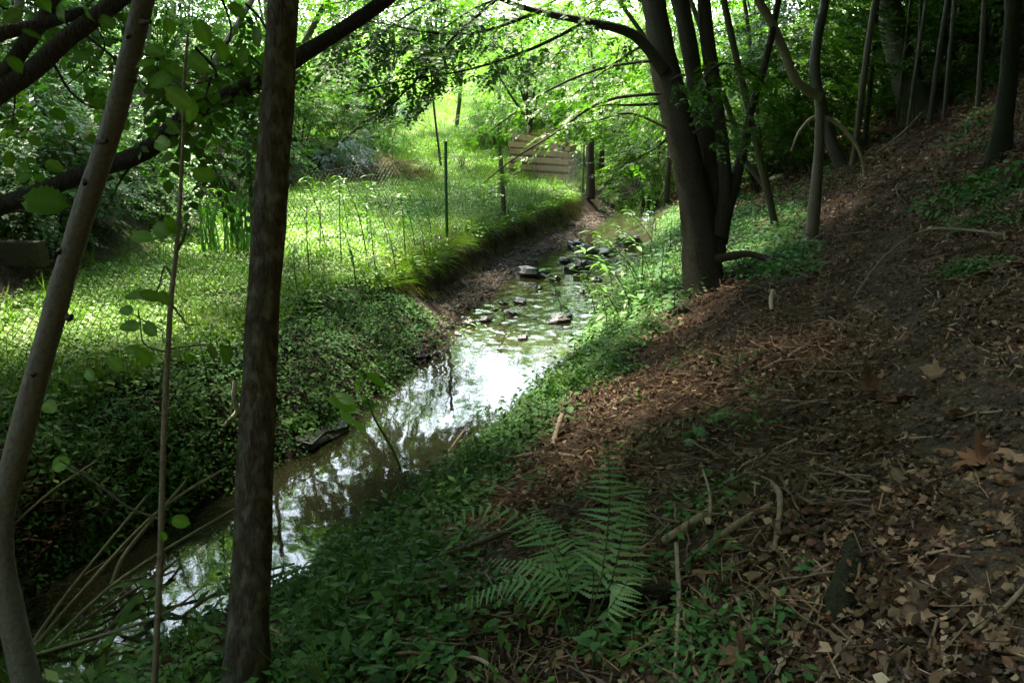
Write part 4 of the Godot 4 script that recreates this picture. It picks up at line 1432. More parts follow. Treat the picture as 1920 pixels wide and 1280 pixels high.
	for i in 34:
		b = MB.new()
		var o := Vector3(rnd(-0.26, 0.26), -0.02, rnd(-0.12, 0.12))
		var up := Vector3(rnd(-0.16, 0.16) + o.x * 0.25, 1.0, rnd(-0.14, 0.14)) * rnd(0.62, 1.12)
		var side := Vector3(rnd(0.5, 1), 0, rnd(-0.7, 0.7)).normalized() * rnd(0.011, 0.018)
		var bend := Vector3(rnd(-0.22, 0.22), 0, rnd(-0.1, 0.1))
		var col := jitter(Color(0.06, 0.13, 0.055), 0.25)
		var prev := []
		for k in 6:
			var u := k / 5.0
			var p := o + up * u + bend * u * u
			var wd := side * (1.0 - pow(u, 3.0) * 0.97)
			var ring := [b.add(p - wd, col), b.add(p + side.cross(Vector3.UP) * 0.22, col), b.add(p + wd, col)]
			if k:
				for w in 2:
					b.tri(prev[w], ring[w], prev[w + 1]); b.tri(prev[w + 1], ring[w], ring[w + 1])
			prev = ring
		part("leaf", b.mesh(M.cover), t)
	# ---- old timber at the foot of the bank
	b = MB.new()
	base = spot(20, 500)
	box(b, base + Vector3(-0.2, 0.13, -0.05), Vector3(0.55, 0.0, 0.08), Vector3(0, 0.12, 0), Vector3(-0.01, 0, 0.06), Color(0.065, 0.058, 0.04), 0.12)
	lone("timber_beam", b.mesh(M.wood), "old squared timber lying at the foot of the dark bank, left edge", "beam")

	# ---- planted bank at the left: shrubs with glossy leaves over dark earth
	rng.seed = 431
	var labels := ["glossy dark-leaved shrub on the shaded garden bank", "loose green shrub on the shaded garden bank"]
	for s2 in [[40, 400, 0.7, 0.8], [120, 370, 0.7, 0.8], [30, 300, 0.8, 0.9], [180, 300, 0.8, 0.9], [100, 230, 0.9, 1.1], [250, 360, 0.6, 0.6], [260, 250, 0.9, 1.0], [350, 300, 0.8, 0.8], [330, 200, 0.9, 1.2], [430, 230, 0.9, 1.1], [60, 140, 1.0, 1.3], [200, 150, 1.0, 1.3], [470, 290, 0.7, 0.8], [400, 130, 1.0, 1.4], [560, 240, 0.9, 1.2], [570, 130, 1.0, 1.5], [610, 300, 0.5, 0.5], [10, 350, 0.7, 0.8], [160, 410, 0.5, 0.5], [300, 400, 0.5, 0.5], [400, 340, 0.6, 0.7], [140, 190, 0.9, 1.2], [290, 120, 1.0, 1.3], [480, 190, 0.8, 1.0], [10, 220, 0.9, 1.0], [520, 320, 0.5, 0.6], [450, 80, 1.1, 1.5], [120, 80, 1.1, 1.5], [220, 330, 0.6, 0.6], [70, 440, 0.4, 0.4]]:
		var p := spot(s2[0], s2[1])
		var w := rng.randi() % 2
		shrub("bank_shrub", "%s %s" % [labels[w], by_place(s2[0], [90, 200, 310, 430, 530], ["at the left edge", "behind the pale trunk", "between pale trunk and sapling", "above the sword-leaved clump", "left of the dark trunk", "right of the dark trunk"]) + by_place(s2[1], [200, 320], [", high up", ", midway up", ", at its foot"])], p, s2[2], s2[3], glossy if w == 0 else sp, 22, Color(1.15, 1.2, 1.0), "shrubs on the garden bank", 0.85)
	# the dusty blue-leaved bush and the spruce-like one beside it
	var blue := [spray(14, 0.34, 0.095, 0.42, Color(0.15, 0.20, 0.205), M.leaf_wax, 1, 0.5)]
	b = MB.new()
	var o2 := spot(640, 345)
	t = shrub("blue_leaved_bush", "arching bush with dusty blue-grey leaves above the mound", o2, 0.5, 0.9, blue, 10, Color(1, 1, 1))
	lists = [[]]
	tints = [PackedColorArray()]
	branch_sprays(t, blue, [[600, 290, 8], [640, 265, 6], [690, 225, 4], [760, 190, 2]], depth_of(o2) - 0.6, 0.2, 90, 0.85, Color(1.1, 1.1, 1.15), Color(0.07, 0.06, 0.05), lists, tints, 0.8)
	many("foliage", blue[0], lists[0], tints[0], t)
	var needle := []
	for k in 2:
		var nb := MB.new()
		for i in 60:
			var u := rng.randf()
			add_leaf(nb, Vector3(0, -0.16 * u * u, 0.5 * u), Vector3(rnd(-1, 1), rnd(-0.9, 0.1), rnd(0.2, 1)), Vector3.UP, rnd(0.04, 0.075), 0.006, jitter(Color(0.06, 0.085, 0.03), 0.3), 1)
		needle.append(nb.mesh(M.cover))
	shrub("yew_bush", "drooping needle-leaved bush behind the grass mound", spot(720, 300) + Vector3(-0.2, 0, -1.0), 1.1, 1.5, needle, 26, Color(1, 1, 1), "", 1.1)

	# ---- trees and bushes that close the garden
	rng.seed = 441
	for s2 in [[-7.5, -17.0, 3.0, 2.4, 2.6], [-5.8, -20.5, 3.4, 2.3, 2.4], [-3.6, -24.5, 2.6, 2.2, 1.8], [-1.8, -27.0, 2.9, 2.0, 1.4], [0.6, -25.5, 2.7, 2.0, 1.5], [2.4, -22.5, 3.0, 2.0, 2.4], [4.6, -24.0, 3.4, 2.4, 3.0], [-9.0, -12.5, 3.8, 2.2, 2.6], [0.5, -21.0, 2.4, 1.4, 1.4], [-1.7, -20.4, 4.2, 1.25, 1.1], [-8.5, -8.5, 3.6, 2.2, 2.2], [6.4, -22.0, 4.0, 2.4, 3.4], [-0.5, -33, 3.2, 2.8, 1.8], [2.4, -30, 2.6, 2.4, 2.2], [-9.5, -26, 3.8, 3.0, 3.2], [5.2, -30, 4.0, 3.0, 3.6], [-7.0, -33, 4.0, 3.0, 3.0], [9.5, -29, 5.0, 3.0, 4.0], [3.6, -19.5, 3.2, 1.5, 1.8], [8.2, -24, 5.0, 2.6, 4.0]]:
		var p := ground(s2[0], s2[1])
		var gl := "%s leafy tree %s" % ["bright" if s2[1] > -24.0 else "farther pale" if s2[1] > -29.0 else "farthest pale", by_place(px_of(p).x, [60, 300, 480, 650, 800, 900, 960, 1080, 1180, 1300], ["high on the garden bank left of the pale trunk", "on the garden bank behind the pale trunk", "on the garden bank left of the dark trunk", "behind the dark upright trunk", "behind the brown mound", "left of the compost bin", "at the left corner of the compost bin", "behind the compost bin", "right of the compost bin", "left of the forked tree", "seen right of the forked tree"])]
		t = thing("garden_tree", gl, "tree", Vector3.ZERO, gl)
		var top := p + Vector3(rnd(-0.3, 0.3), s2[2], rnd(-0.3, 0.3))
		trunk_part(t, [[[p - Vector3(0, 0.2, 0), p.lerp(top, 0.5) + Vector3(rnd(-0.15, 0.15), 0, 0), top], [0.075 if s2[3] > 1.3 else 0.03, 0.06 if s2[3] > 1.3 else 0.025, 0.02]]], M.bark, Color(0.09, 0.08, 0.06), 0.1, 0.3)
		limbs(t, M.bark, p.lerp(top, 0.45), top, Vector3(s2[3], s2[4], s2[3]), 8, 0.04, Color(0.08, 0.07, 0.05))
		ready_crown(t, "lime", top, s2[3] / 2.4, s2[4] / s2[3])
	for s2 in [[905, 285, 0.45, 1.0], [935, 280, 0.45, 1.2], [1020, 245, 0.7, 1.1], [1085, 250, 0.8, 1.4], [1160, 330, 0.7, 0.8], [1205, 300, 0.9, 1.4], [1145, 280, 1.0, 1.6], [800, 345, 0.45, 0.5], [865, 330, 0.4, 0.5], [1235, 360, 0.6, 0.7], [1110, 230, 1.2, 2.0], [1200, 240, 1.3, 2.2], [1030, 215, 1.1, 1.8], [960, 215, 0.9, 1.4], [700, 235, 0.9, 1.5], [640, 240, 0.9, 1.6], [1260, 300, 0.9, 1.6]]:
		var p := spot(s2[0], s2[1]) + Vector3(0, 0, -0.5)
		p = ground(p.x, p.z)
		t = shrub("garden_bush", "loose pale green %sbush %s" % ["tall " if s2[3] > 1.3 else "low " if s2[3] < 0.75 else "", by_place(s2[0], [670, 750, 830, 890, 920, 950, 1000, 1050, 1098, 1130, 1180, 1215, 1245], ["behind the blue-leaved bush", "behind the brown mound", "at the right end of the brown mound", "behind the green fence post", "left of the wooden post", "behind the wooden post", "behind the compost bin's left end", "behind the compost bin's middle", "behind the compost bin's right end", "beyond the green end post", "on the far bank", "at the far bend", "at the forked tree's left side", "behind the forked tree's foot"])], p, s2[2], s2[3], [], 0, Color(1, 1, 1), "pale bushes about the compost bin")
		ready_crown(t, "lime_bush", p + Vector3(0, s2[3] * 0.55, 0), s2[2], s2[3] / s2[2] * 0.65)

	for s2 in [[-7.2, -18.0, 1.5, 2.6], [-6.0, -18.6, 1.4, 2.4], [-4.9, -19.4, 1.3, 2.2], [-3.9, -20.6, 1.2, 2.2], [-0.5, -23.0, 1.0, 1.9], [1.6, -23.4, 1.1, 2.2], [3.4, -21.0, 1.1, 2.4], [3.8, -21.6, 1.3, 2.8], [-8.2, -15.0, 1.4, 2.2], [0.6, -23.6, 0.9, 1.8], [-4.6, -22.5, 1.2, 2.6]]:
		var p := ground(s2[0], s2[1])
		t = shrub("garden_bush", "full pale green bush at the garden's far end, %s" % by_place(px_of(p).x, [430, 500, 560, 640, 700, 760, 900, 980, 1030, 1120, 1200], ["left of the dark trunk", "hidden partly by the dark trunk", "close right of the dark trunk", "behind the blue-leaved bush", "behind the mound's left end", "behind the mound", "beside the meadow gap", "left of the compost bin", "behind the compost bin", "right of the compost bin", "over the stream's far end", "behind the forked tree"]), p, s2[2], s2[3], [], 0, Color(1, 1, 1), "full bushes at the far end")
		for k in 2: ready_crown(t, "lime_bush", p + Vector3(rnd(-0.2, 0.2), s2[3] * (0.3 + 0.4 * k), rnd(-0.2, 0.2)), s2[2], s2[3] / s2[2] * 0.45)
	# ---- tall weeds between the fence and the water
	rng.seed = 451
	for s2 in [[612, 470, 0.95], [640, 500, 1.0], [655, 440, 0.9], [690, 490, 1.1], [705, 520, 0.8], [730, 470, 1.0], [745, 530, 0.75], [760, 500, 0.9], [780, 470, 0.95], [800, 500, 0.7], [810, 455, 0.8], [668, 545, 0.7], [720, 555, 0.5], [580, 520, 0.8], [560, 560, 0.6], [785, 535, 0.5]]:
		weed("balsam_plant", "tall thin weed by the fence, %s" % (by_place(s2[0], [600, 648, 680, 710, 740, 770, 795], ["beside the dark trunk", "second clump from the dark trunk", "third from the dark trunk", "midway to the green post", "past midway to the green post", "near the green post", "left of the green post", "at the green post"]) + (", farther back" if s2[1] < 485 else ", nearer the water")), spot(s2[0], s2[1]), s2[2] * rnd(0.8, 1.0), Vector3(rnd(-0.25, 0.05), 0, rnd(-0.1, 0.2)), 8, 0.17, lance, Color(0.12, 0.14, 0.05), "tall weeds along the fence", true)
	for s2 in [[690, 385, 0.85], [735, 300, 1.0], [600, 395, 0.8]]:
		weed("balsam_plant", "leafy weed standing on the lawn behind the fence", spot(s2[0], s2[1] + 60), s2[2], Vector3(0.05, 0, 0), 7, 0.17, lance, Color(0.12, 0.15, 0.05), "leafy weeds on the lawn")

func heap(called: String, label: String, base: Vector3, size: Vector3, col: Color, straws: int) -> void:
	var g := ground(base.x, base.z)
	var t := thing(called, label, "heap", g)
	var b := MB.new()
	var n := 28
	var rings := 9
	for i in rings + 1:
		var r := float(i) / rings
		for j in n:
			var a := TAU * j / n
			var p := Vector3(cos(a) * r * size.x, 0, sin(a) * r * size.z)
			p.y = size.y * pow(maxf(0.0, 1.0 - r * r), 0.8) * (1.0 + 0.25 * fine.get_noise_2d((g.x + p.x) * 12.0, (g.z + p.z) * 12.0)) - 0.03
			p.y += h(g.x + p.x, g.z + p.z) - g.y
			b.add(p, jitter(col, 0.3))
	for i in rings:
		for j in n:
			var a := i * n + j
			var e := i * n + (j + 1) % n
			b.tri(a, e, a + n); b.tri(e, e + n, a + n)
	part("mound", b.mesh(M.ground), t)
	var straw := grass_tuft(22, 0.12, 0.34, 0.008, Color(0.19, 0.15, 0.085))
	var xf := []
	var cs := PackedColorArray()
	for i in straws:
		var a := rnd(0, TAU)
		var r := sqrt(rng.randf())
		var p := Vector3(cos(a) * r * size.x, size.y * pow(maxf(0.0, 1.0 - r * r), 0.8) - 0.03, sin(a) * r * size.z)
		p.y += h(g.x + p.x, g.z + p.z) - g.y
		xf.append(Transform3D(orient(Vector3(cos(a), rnd(-0.8, 0.3), sin(a)), rvec(), 1.0) * Basis(Vector3.RIGHT, PI / 2), p))
		cs.append(jitter(Color(1, 1, 1), 0.3) if rng.randf() < 0.75 else Color(0.55, 0.95, 0.5))
	many("straw", straw, xf, cs, t)

func stream_things(lance: Array, nettle: Array) -> void:
	rng.seed = 505
	var shapes := []
	for i in 6: shapes.append(rock_mesh(60 + i))
	rng.seed = 506
	var tones := []
	for k in 3:
		var m: StandardMaterial3D = M.stone.duplicate()
		m.albedo_color = [Color(0.034, 0.031, 0.027), Color(0.055, 0.05, 0.044), Color(0.025, 0.023, 0.02)][k].linear_to_srgb()
		tones.append(m)
	for s in [[975, 588, 22, "square dark stone standing in the riffle"], [945, 588, 13, ""], [958, 613, 21, ""], [1046, 626, 32, "largest dark wet stone at the right of the riffle"], [1064, 614, 18, "dark stone leaning behind the largest one at the right"], [1040, 572, 12, ""], [980, 659, 17, "lone small stone breaking the mirror of the pool"], [998, 532, 46, "broad low boulder in the shallows below the earth bank"], [1085, 526, 42, "broad boulder damming the stream amid weeds"], [1040, 545, 20, ""], [1078, 480, 26, ""], [1100, 492, 32, ""], [1136, 492, 26, ""], [1166, 520, 26, ""], [1182, 470, 34, ""], [928, 599, 9, ""], [1003, 621, 7, ""], [1076, 648, 8, ""], [786, 668, 36, "grey stone at the left water's edge below the leafy bank"], [816, 674, 18, "pale flat stone at the left water's edge"], [880, 622, 22, ""], [910, 621, 20, ""], [1060, 508, 22, ""], [1120, 546, 18, ""], [1010, 560, 12, ""], [1090, 570, 11, ""], [860, 640, 14, ""]]:
		var p := spot(s[0], s[1], 0.012)
		var size: float = s[2] / FOCAL * depth_of(p) * 1.45
		var o := lone("stream_stone", shapes[rng.randi() % 6], s[3] if s[3] else "small wet stone %s, %s" % [by_place(s[1], [500, 560, 605], ["in the far shallows", "below the boulders", "in mid riffle", "where the riffle meets the pool"]), by_place(s[0], [900, 935, 1000, 1050, 1090, 1140], ["at the left edge", "left of centre", "near the square stone", "at centre", "right of centre", "toward the right bank", "against the right bank"])], "stone", Transform3D(Basis(Vector3.UP, rnd(0, TAU)).scaled(Vector3(size, size * rnd(0.7, 0.95), size)), Vector3(p.x, maxf(p.y, 0.0) + size * 0.06, p.z)), "stones in the stream")
		o.material_override = tones[rng.randi() % 3]
	# flat slab along the left water's edge
	var b := MB.new()
	var p0 := spot(528, 838)
	var p1 := spot(662, 786)
	var ux := (p1 - p0) * 0.5
	ux.y = 0
	var slab := lone("stone_slab", shapes[2], "flat dark stone slab edging the pool at the foot of the left bank", "stone", Transform3D(orient(ux, Vector3.UP, 1.0) * Basis.from_scale(Vector3(0.42, 0.22, ux.length() * 2.2)), Vector3((p0.x + p1.x) * 0.5 - 0.05, 0.03, (p0.z + p1.z) * 0.5)))
	slab.material_override = tones[0]
	# gravel on the far side of the shallows
	var pebble := []
	for k in 3:
		var g := MB.new()
		for i in 26:
			var c := Vector3(rnd(-0.14, 0.14), 0.004, rnd(-0.14, 0.14))
			var r := rnd(0.008, 0.026)
			var col := jitter(Color(0.048, 0.043, 0.036), 0.6)
			var ring := []
			for j in 5:
				var a := TAU * j / 5 + rnd(-0.3, 0.3)
				ring.append(g.add(c + Vector3(cos(a) * r, -0.004, sin(a) * r * rnd(0.6, 1.0)), col))
			var top := g.add(c + Vector3(rnd(-0.4, 0.4) * r, r * rnd(0.35, 0.8), 0), col)
			for j in 5: g.tri(ring[j], ring[(j + 1) % 5], top)
		pebble.append(g.mesh(M.gravel))
	var lists := [[], [], []]
	var tints := [PackedColorArray(), PackedColorArray(), PackedColorArray()]
	for i in 1500:
		var z := rnd(-7.6, -20.0)
		var s := rnd(-0.9, 0.5)
		var x := along(left_z, left_x, z) - s
		if s < 0.0 and rng.randf() < 0.6 or h(x, z) > 0.13: continue
		lists[i % 3].append(Transform3D(Basis(Vector3.UP, rnd(0, TAU)).scaled(Vector3.ONE * rnd(0.8, 1.5)), ground(x, z)))
		tints[i % 3].append(jitter(Color(1, 1, 1), 0.4))
	var gravel := Node3D.new()
	gravel.name = "gravel"
	gravel.set_meta("kind", "stuff")
	tag(gravel, "dark wet gravel under the undercut left bank", "gravel")
	add_child(gravel)
	for k in 3: many("pebbles", pebble[k], lists[k], tints[k], gravel)
	lists = [[], [], []]
	tints = [PackedColorArray(), PackedColorArray(), PackedColorArray()]
	for i in 1500:
		var pm := path_mid(pow(rng.randf(), 1.4))
		var x := pm.x + rnd(-0.75, 0.75)
		lists[i % 3].append(Transform3D(orient(Vector3(rnd(-1, 1), 0, rnd(-1, 1)), slope_up(x, pm.y), rnd(0.4, 0.9)), ground(x, pm.y) + Vector3(0, 0.012, 0)))
		tints[i % 3].append(jitter(Color(1.9, 1.45, 1.15), 0.5))
	var crumbs := Node3D.new()
	crumbs.name = "soil_crumbs"
	crumbs.set_meta("kind", "stuff")
	tag(crumbs, "crumbs of earth and small stones on the trodden path", "soil")
	add_child(crumbs)
	for k in 3: many("crumbs", pebble[k], lists[k], tints[k], crumbs)
	# weeds in and beside the water
	rng.seed = 511
	var sprig := spot(765, 905)
	var sd := depth_of(sprig) - 0.25
	var sprig_thing := thing("balsam_seedling", "pale green seedling leaning over the near pool", "plant", Vector3.ZERO)
	var sb := MB.new()
	add_tube(sb, [sprig - Vector3(0, 0.03, 0), at(735, 842, sd + 0.12), at(705, 790, sd), at(690, 755, sd), at(680, 728, sd)], [0.011, 0.009, 0.007, 0.005, 0.003], 7, Color(0.15, 0.21, 0.06), 4)
	part("stem", sb.mesh(M.leaf), sprig_thing)
	var bright := []
	for k in 3:
		var lb := MB.new()
		add_leaf(lb, Vector3.ZERO, Vector3(0, 0, 1), Vector3.UP, 1.0, rnd(0.32, 0.42), jitter(Color(0.17, 0.31, 0.07), 0.15), 6, rnd(0.1, 0.3), rnd(0.1, 0.3))
		bright.append(lb.mesh(M.leaf))
	leaf_nodes(sprig_thing, bright, [[676, 706, 44, 82], [706, 712, 56, 38], [670, 724, 40, 110], [644, 744, 68, 205], [642, 757, 64, 212], [648, 781, 60, 215], [674, 798, 52, 222], [693, 757, 40, 20], [702, 766, 36, 330], [684, 752, 34, 60]], sd)
	weed("balsam_seedling", "small green seedling on the right water edge of the near pool", spot(790, 945), 0.2, Vector3(-0.1, 0, -0.05), 5, 0.07, lance, Color(0.10, 0.15, 0.05))
	weed("balsam_seedling", "seedling reaching over the mirror of the pool from the left", spot(862, 640), 0.22, Vector3(0.12, 0, 0), 4, 0.13, lance, Color(0.10, 0.15, 0.05))
	for s in [[1060, 610, 0.75, -0.25], [1110, 560, 0.7, -0.3], [1120, 600, 0.6, -0.3], [1150, 560, 0.7, -0.2], [1175, 520, 0.75, -0.1], [1200, 560, 0.6, 0.0], [1215, 500, 0.7, 0.05], [1240, 540, 0.6, 0.0], [1180, 600, 0.45, -0.1], [1230, 450, 0.7, -0.1], [1255, 480, 0.6, 0], [1140, 620, 0.4, -0.1], [1265, 590, 0.4, 0], [1215, 620, 0.35, 0], [1130, 400, 0.5, 0.0], [1160, 395, 0.5, 0], [1195, 590, 0.5, 0.05]]:
		weed("nettle_plant", "leafy weed on the right bank below the forked tree", spot(s[0], s[1]), s[2] * rnd(0.85, 1.1), Vector3(s[3], 0, rnd(-0.05, 0.12)), 8, 0.16, lance if rng.randf() < 0.6 else nettle, Color(0.11, 0.12, 0.06), "leafy weeds on the right bank")
	for s in [[1190, 590, 0.75, -0.6], [1215, 560, 0.8, -0.7], [1170, 610, 0.6, -0.5], [1225, 525, 0.75, -0.6], [1200, 545, 0.65, -0.45], [1240, 500, 0.8, -0.5]]:
		weed("balsam_plant", "broad-leaved weed leaning from the right bank far over the riffle", spot(s[0], s[1]), s[2], Vector3(s[3], 0, rnd(-0.1, 0.25)), 8, 0.2, lance, Color(0.12, 0.15, 0.06), "weeds leaning over the riffle", true)
	weed("balsam_seedling", "bright lance-leaved weed among the sticks in the lower left corner", spot(290, 1190), 0.34, Vector3(-0.04, 0, 0.05), 6, 0.26, lance, Color(0.12, 0.17, 0.05))
	weed("balsam_seedling", "green plant against the foot of the left bank by the leaning trunk", spot(110, 870), 0.25, Vector3(0, 0, 0), 7, 0.12, lance, Color(0.1, 0.15, 0.05))
	for s in [[300, 790, 0.5], [395, 740, 0.4], [160, 830, 0.35], [60, 850, 0.4], [580, 620, 0.3], [700, 560, 0.3]]:
		weed("balsam_seedling", "spindly weed on the shaded left bank", spot(s[0], s[1]), s[2], Vector3(rnd(-0.15, 0.15), 0, 0.05), 5, 0.09, lance, Color(0.1, 0.14, 0.05), "spindly weeds on the left bank")
	# sticks at the lower left
	var sticks := [[[[60, 1206, 12, 0.03], [135, 1100, 11, 0.2], [276, 928, 7, 0.5]], "pale straight stick rising from the lower left corner, steepest"], [[[62, 1212, 12, 0.03], [280, 972, 10, 0.3], [425, 876, 6, 0.5]], "longest pale stick slanting up from the lower left corner"], [[[84, 1216, 11, 0.02], [230, 1082, 11, 0.12], [446, 950, 7, 0.25]], "pale stick below the longest one at the lower left"], [[[60, 1228, 9, 0.02], [290, 1158, 9, 0.08], [385, 1096, 5, 0.15]], "thin stick lying over wet leaves at the lower left"], [[[80, 1270, 16, 0.02], [290, 1253, 15, 0.05], [432, 1214, 10, 0.06]], "thick low stick along the bottom edge left of the dark trunk"], [[[10, 998, 8, 0.05], [90, 925, 7, 0.2], [176, 866, 4, 0.3]], "thin pale stick against the dark left bank"], [[[210, 1095, 16, 0.0], [240, 1030, 14, 0.15], [350, 900, 8, 0.45]], "mossy bent stick among the pale ones at the lower left"]]
	for s in sticks:
		for e in s[0]: e[2] *= 0.62
		fallen("dead_stick", s[0], 0.02, M.twig, jitter(Color(0.27, 0.24, 0.16), 0.15), s[1], "stick", 0.08)
	for i in 22:
		var px := rnd(110, 470)
		var py := rnd(1075, 1270)
		var a := rnd(-0.7, 0.7) - 0.3
		var len := rnd(50, 170)
		fallen("drift_twig", [[px, py, rnd(3, 7), 0.01], [px + cos(a) * len * 0.5, py + sin(a) * len * 0.4 + rnd(-8, 8), rnd(4, 8), 0.04], [px + cos(a) * len, py + sin(a) * len * 0.8, rnd(2, 4), 0.02]], 0.0, M.twig, jitter(Color(0.12, 0.095, 0.065), 0.4), "thin twig of the flood debris at the lower left", "twig", 0.1, "twigs of the flood debris")
	fallen("dead_stick", [[441, 712, 9, 0.3], [438, 752, 10, 0.16], [446, 768, 9, 0.10], [420, 797, 7, 0.03]], 0.0, M.twig, Color(0.52, 0.47, 0.38), "bleached bent stick standing on the left bank beside the dark trunk", "stick", 0.06)
	fallen("dead_stick", [[670, 990, 5, 0.0], [715, 960, 6, 0.08], [790, 945, 7, 0.06]], 0.0, M.twig, Color(0.17, 0.13, 0.10), "bent twig reaching from the right bank over the pool", "stick")
	fallen("dead_stick", [[690, 1100, 7, 0.02], [725, 1035, 8, 0.03], [750, 1005, 8, 0.05]], 0.0, M.twig, Color(0.30, 0.26, 0.19), "grey stick slanting down the bank into the near pool", "stick")
	fallen("dead_stick", [[740, 1075, 10, 0.02], [890, 1020, 12, 0.05], [1000, 975, 10, 0.02]], 0.0, M.twig, Color(0.15, 0.11, 0.08), "brown stick half hidden in the green cover left of the fern", "stick")

# how far the green cover climbs the right bank
var wz := PackedFloat32Array([-24, -12, -9, -7.5, -6, -4.9, -4.2, -3.5, -2.6, -1.9, -1.0])
var ww := PackedFloat32Array([2.0, 1.5, 1.1, 0.80, 0.60, 0.42, 0.55, 0.9, 1.55, 2.1, 2.0])

func ground_cover(nettle: Array, lance: Array) -> void:
	rng.seed = 606
	var dark := Color(0.062, 0.145, 0.050)
	var kinds := [cover_patch(40, 0.15, 0.11, 0.040, 0.62, dark, M.cover), cover_patch(34, 0.14, 0.15, 0.052, 0.5, Color(0.075, 0.17, 0.052), M.cover), cover_patch(26, 0.13, 0.09, 0.034, 0.8, dark, M.cover), cover_patch(14, 0.13, 0.07, 0.06, 0.65, Color(0.07, 0.15, 0.05), M.cover), grass_tuft(14, 0.10, 0.22, 0.006, Color(0.08, 0.155, 0.04)), cover_patch(20, 0.09, 0.30, 0.075, 0.42, Color(0.07, 0.155, 0.045), M.cover)]
	for side in 2:
		var lists := [[], [], [], [], [], []]
		var tints := [PackedColorArray(), PackedColorArray(), PackedColorArray(), PackedColorArray(), PackedColorArray(), PackedColorArray()]
		var tries := 7000 if side == 0 else 6600
		for i in tries:
			var z := -1.2 - 17.0 * pow(rng.randf(), 1.9)
			var x := 0.0
			var patchy := broad.get_noise_2d(z * 8.0, 30.0 + side * 9.0)
			if side == 0:
				var w := curve_of(wz, ww, z)
				var s := w * pow(rng.randf(), 0.9) + 0.05
				x = along(right_z, right_x, z) + s / right_k(z)
				patchy = broad.get_noise_2d(x * 10.0, z * 10.0)
				if s > w * (0.8 + 0.6 * patchy) and rng.randf() < 0.85: continue
			else:
				if z > -2.4: continue
				var s := rnd(0.0, 1.05)
				if z < -8.9 + 0.5 * s: continue
				x = along(left_z, left_x, z) - s / 0.86
				if broad.get_noise_2d(x * 9.0 + 20.0, z * 9.0) < -0.25 and rng.randf() < 0.5: continue
			var k := rnd(0.55, 1.25) if side == 0 else rnd(0.5, 0.95)
			var q := rng.randi() % 4
			if rng.randf() < 0.13: q = 4 + rng.randi() % 2
			var up := slope_up(x, z).lerp(Vector3.UP, 0.4).normalized()
			lists[q].append(Transform3D(orient(Vector3(rnd(-1, 1), 0, rnd(-1, 1)).slide(up), up, k), ground(x, z) - up * 0.01))
			tints[q].append(jitter(Color(1, 1, 1).lerp(Color(1.5, 1.2, 0.8), rng.randf() * rng.randf()), 0.3))
		var o := Node3D.new()
		o.name = "ground_cover" if side == 0 else "ground_cover_001"
		o.set_meta("kind", "stuff")
		tag(o, "low leafy ground cover spilling down the %s into the stream" % ("near right bank" if side == 0 else "shaded left bank"), "ground cover")
		add_child(o)
		for k in 6: many("leaves", kinds[k], lists[k], tints[k], o)
	# thinner cover on the slope, and a pale patch behind the forked tree
	var lists := [[], []]
	var tints := [PackedColorArray(), PackedColorArray()]
	for i in 1500:
		var p := Vector3.ZERO
		var k := rnd(0.5, 0.95)
		var tint := Color(1.05, 1.05, 1)
		if i < 560:
			p = spot(rnd(1350, 1515), rnd(385, 520))
			k = rnd(0.9, 1.5)
			tint = Color(1.3, 1.2, 1.35)
		elif i < 900:
			p = spot(rnd(1350, 1920), rnd(60, 400))
			if fine.get_noise_2d(p.x * 3.0, p.z * 3.0) < 0.05: continue
			k = rnd(1.0, 2.0)
		elif i < 1150:
			p = spot(rnd(1000, 1440), rnd(620, 1280))
			if broad.get_noise_2d(p.x * 12.0, p.z * 12.0) < 0.08: continue
		else:
			p = spot(rnd(1780, 1920), rnd(330, 520))
			if broad.get_noise_2d(p.x * 9.0, p.z * 9.0) < 0.0: continue
		lists[i % 2].append(Transform3D(orient(Vector3(rnd(-1, 1), 0, rnd(-1, 1)), slope_up(p.x, p.z), k), p))
		tints[i % 2].append(jitter(tint, 0.2))
	var o := Node3D.new()
	o.name = "ground_cover_002"
	o.set_meta("kind", "stuff")
	tag(o, "scattered small green plants on the wooded slope", "ground cover")
	add_child(o)
	many("leaves", kinds[3], lists[0], tints[0], o)
	many("leaves", kinds[1], lists[1], tints[1], o)

	# the fern
	rng.seed = 621
	var base := spot(1100, 1215)
	var t := thing("fern", "large fern with feathery arching fronds beside the rotten log", "fern", base)
	var fc := Color(0.145, 0.275, 0.12)
	var db := depth_of(base)
	for f in [[[1094, 1190, 0.0], [1128, 1080, 0.02], [1143, 940, 0.14], [1138, 816, 0.34], 0.125], [[1102, 1190, 0.0], [1146, 1090, 0.0], [1172, 985, 0.08], [1204, 898, 0.22], 0.11], [[1085, 1195, 0.0], [1066, 1080, 0.04], [1036, 1005, 0.14], [998, 948, 0.3], 0.115], [[1080, 1195, 0.0], [1040, 1040, 0.05], [930, 948, 0.1], [782, 990, 0.04], 0.09], [[1080, 1200, 0.0], [1062, 1100, -0.02], [1005, 1062, 0.0], [912, 1048, 0.08], 0.09], [[1075, 1205, 0.0], [1040, 1125, -0.06], [960, 1090, -0.06], [848, 1138, -0.04], 0.085], [[1095, 1195, 0.0], [1112, 1110, 0.05], [1108, 1045, 0.16], [1086, 975, 0.3], 0.11], [[1105, 1195, 0.0], [1150, 1130, -0.05], [1180, 1085, 0.0], [1208, 1050, 0.06], 0.08]]:
		var pts := [base]
		for k in 4: pts.append(at(f[k][0], f[k][1], db + f[k][2]))
		frond(t, pts, f[4], 18, jitter(fc, 0.12))
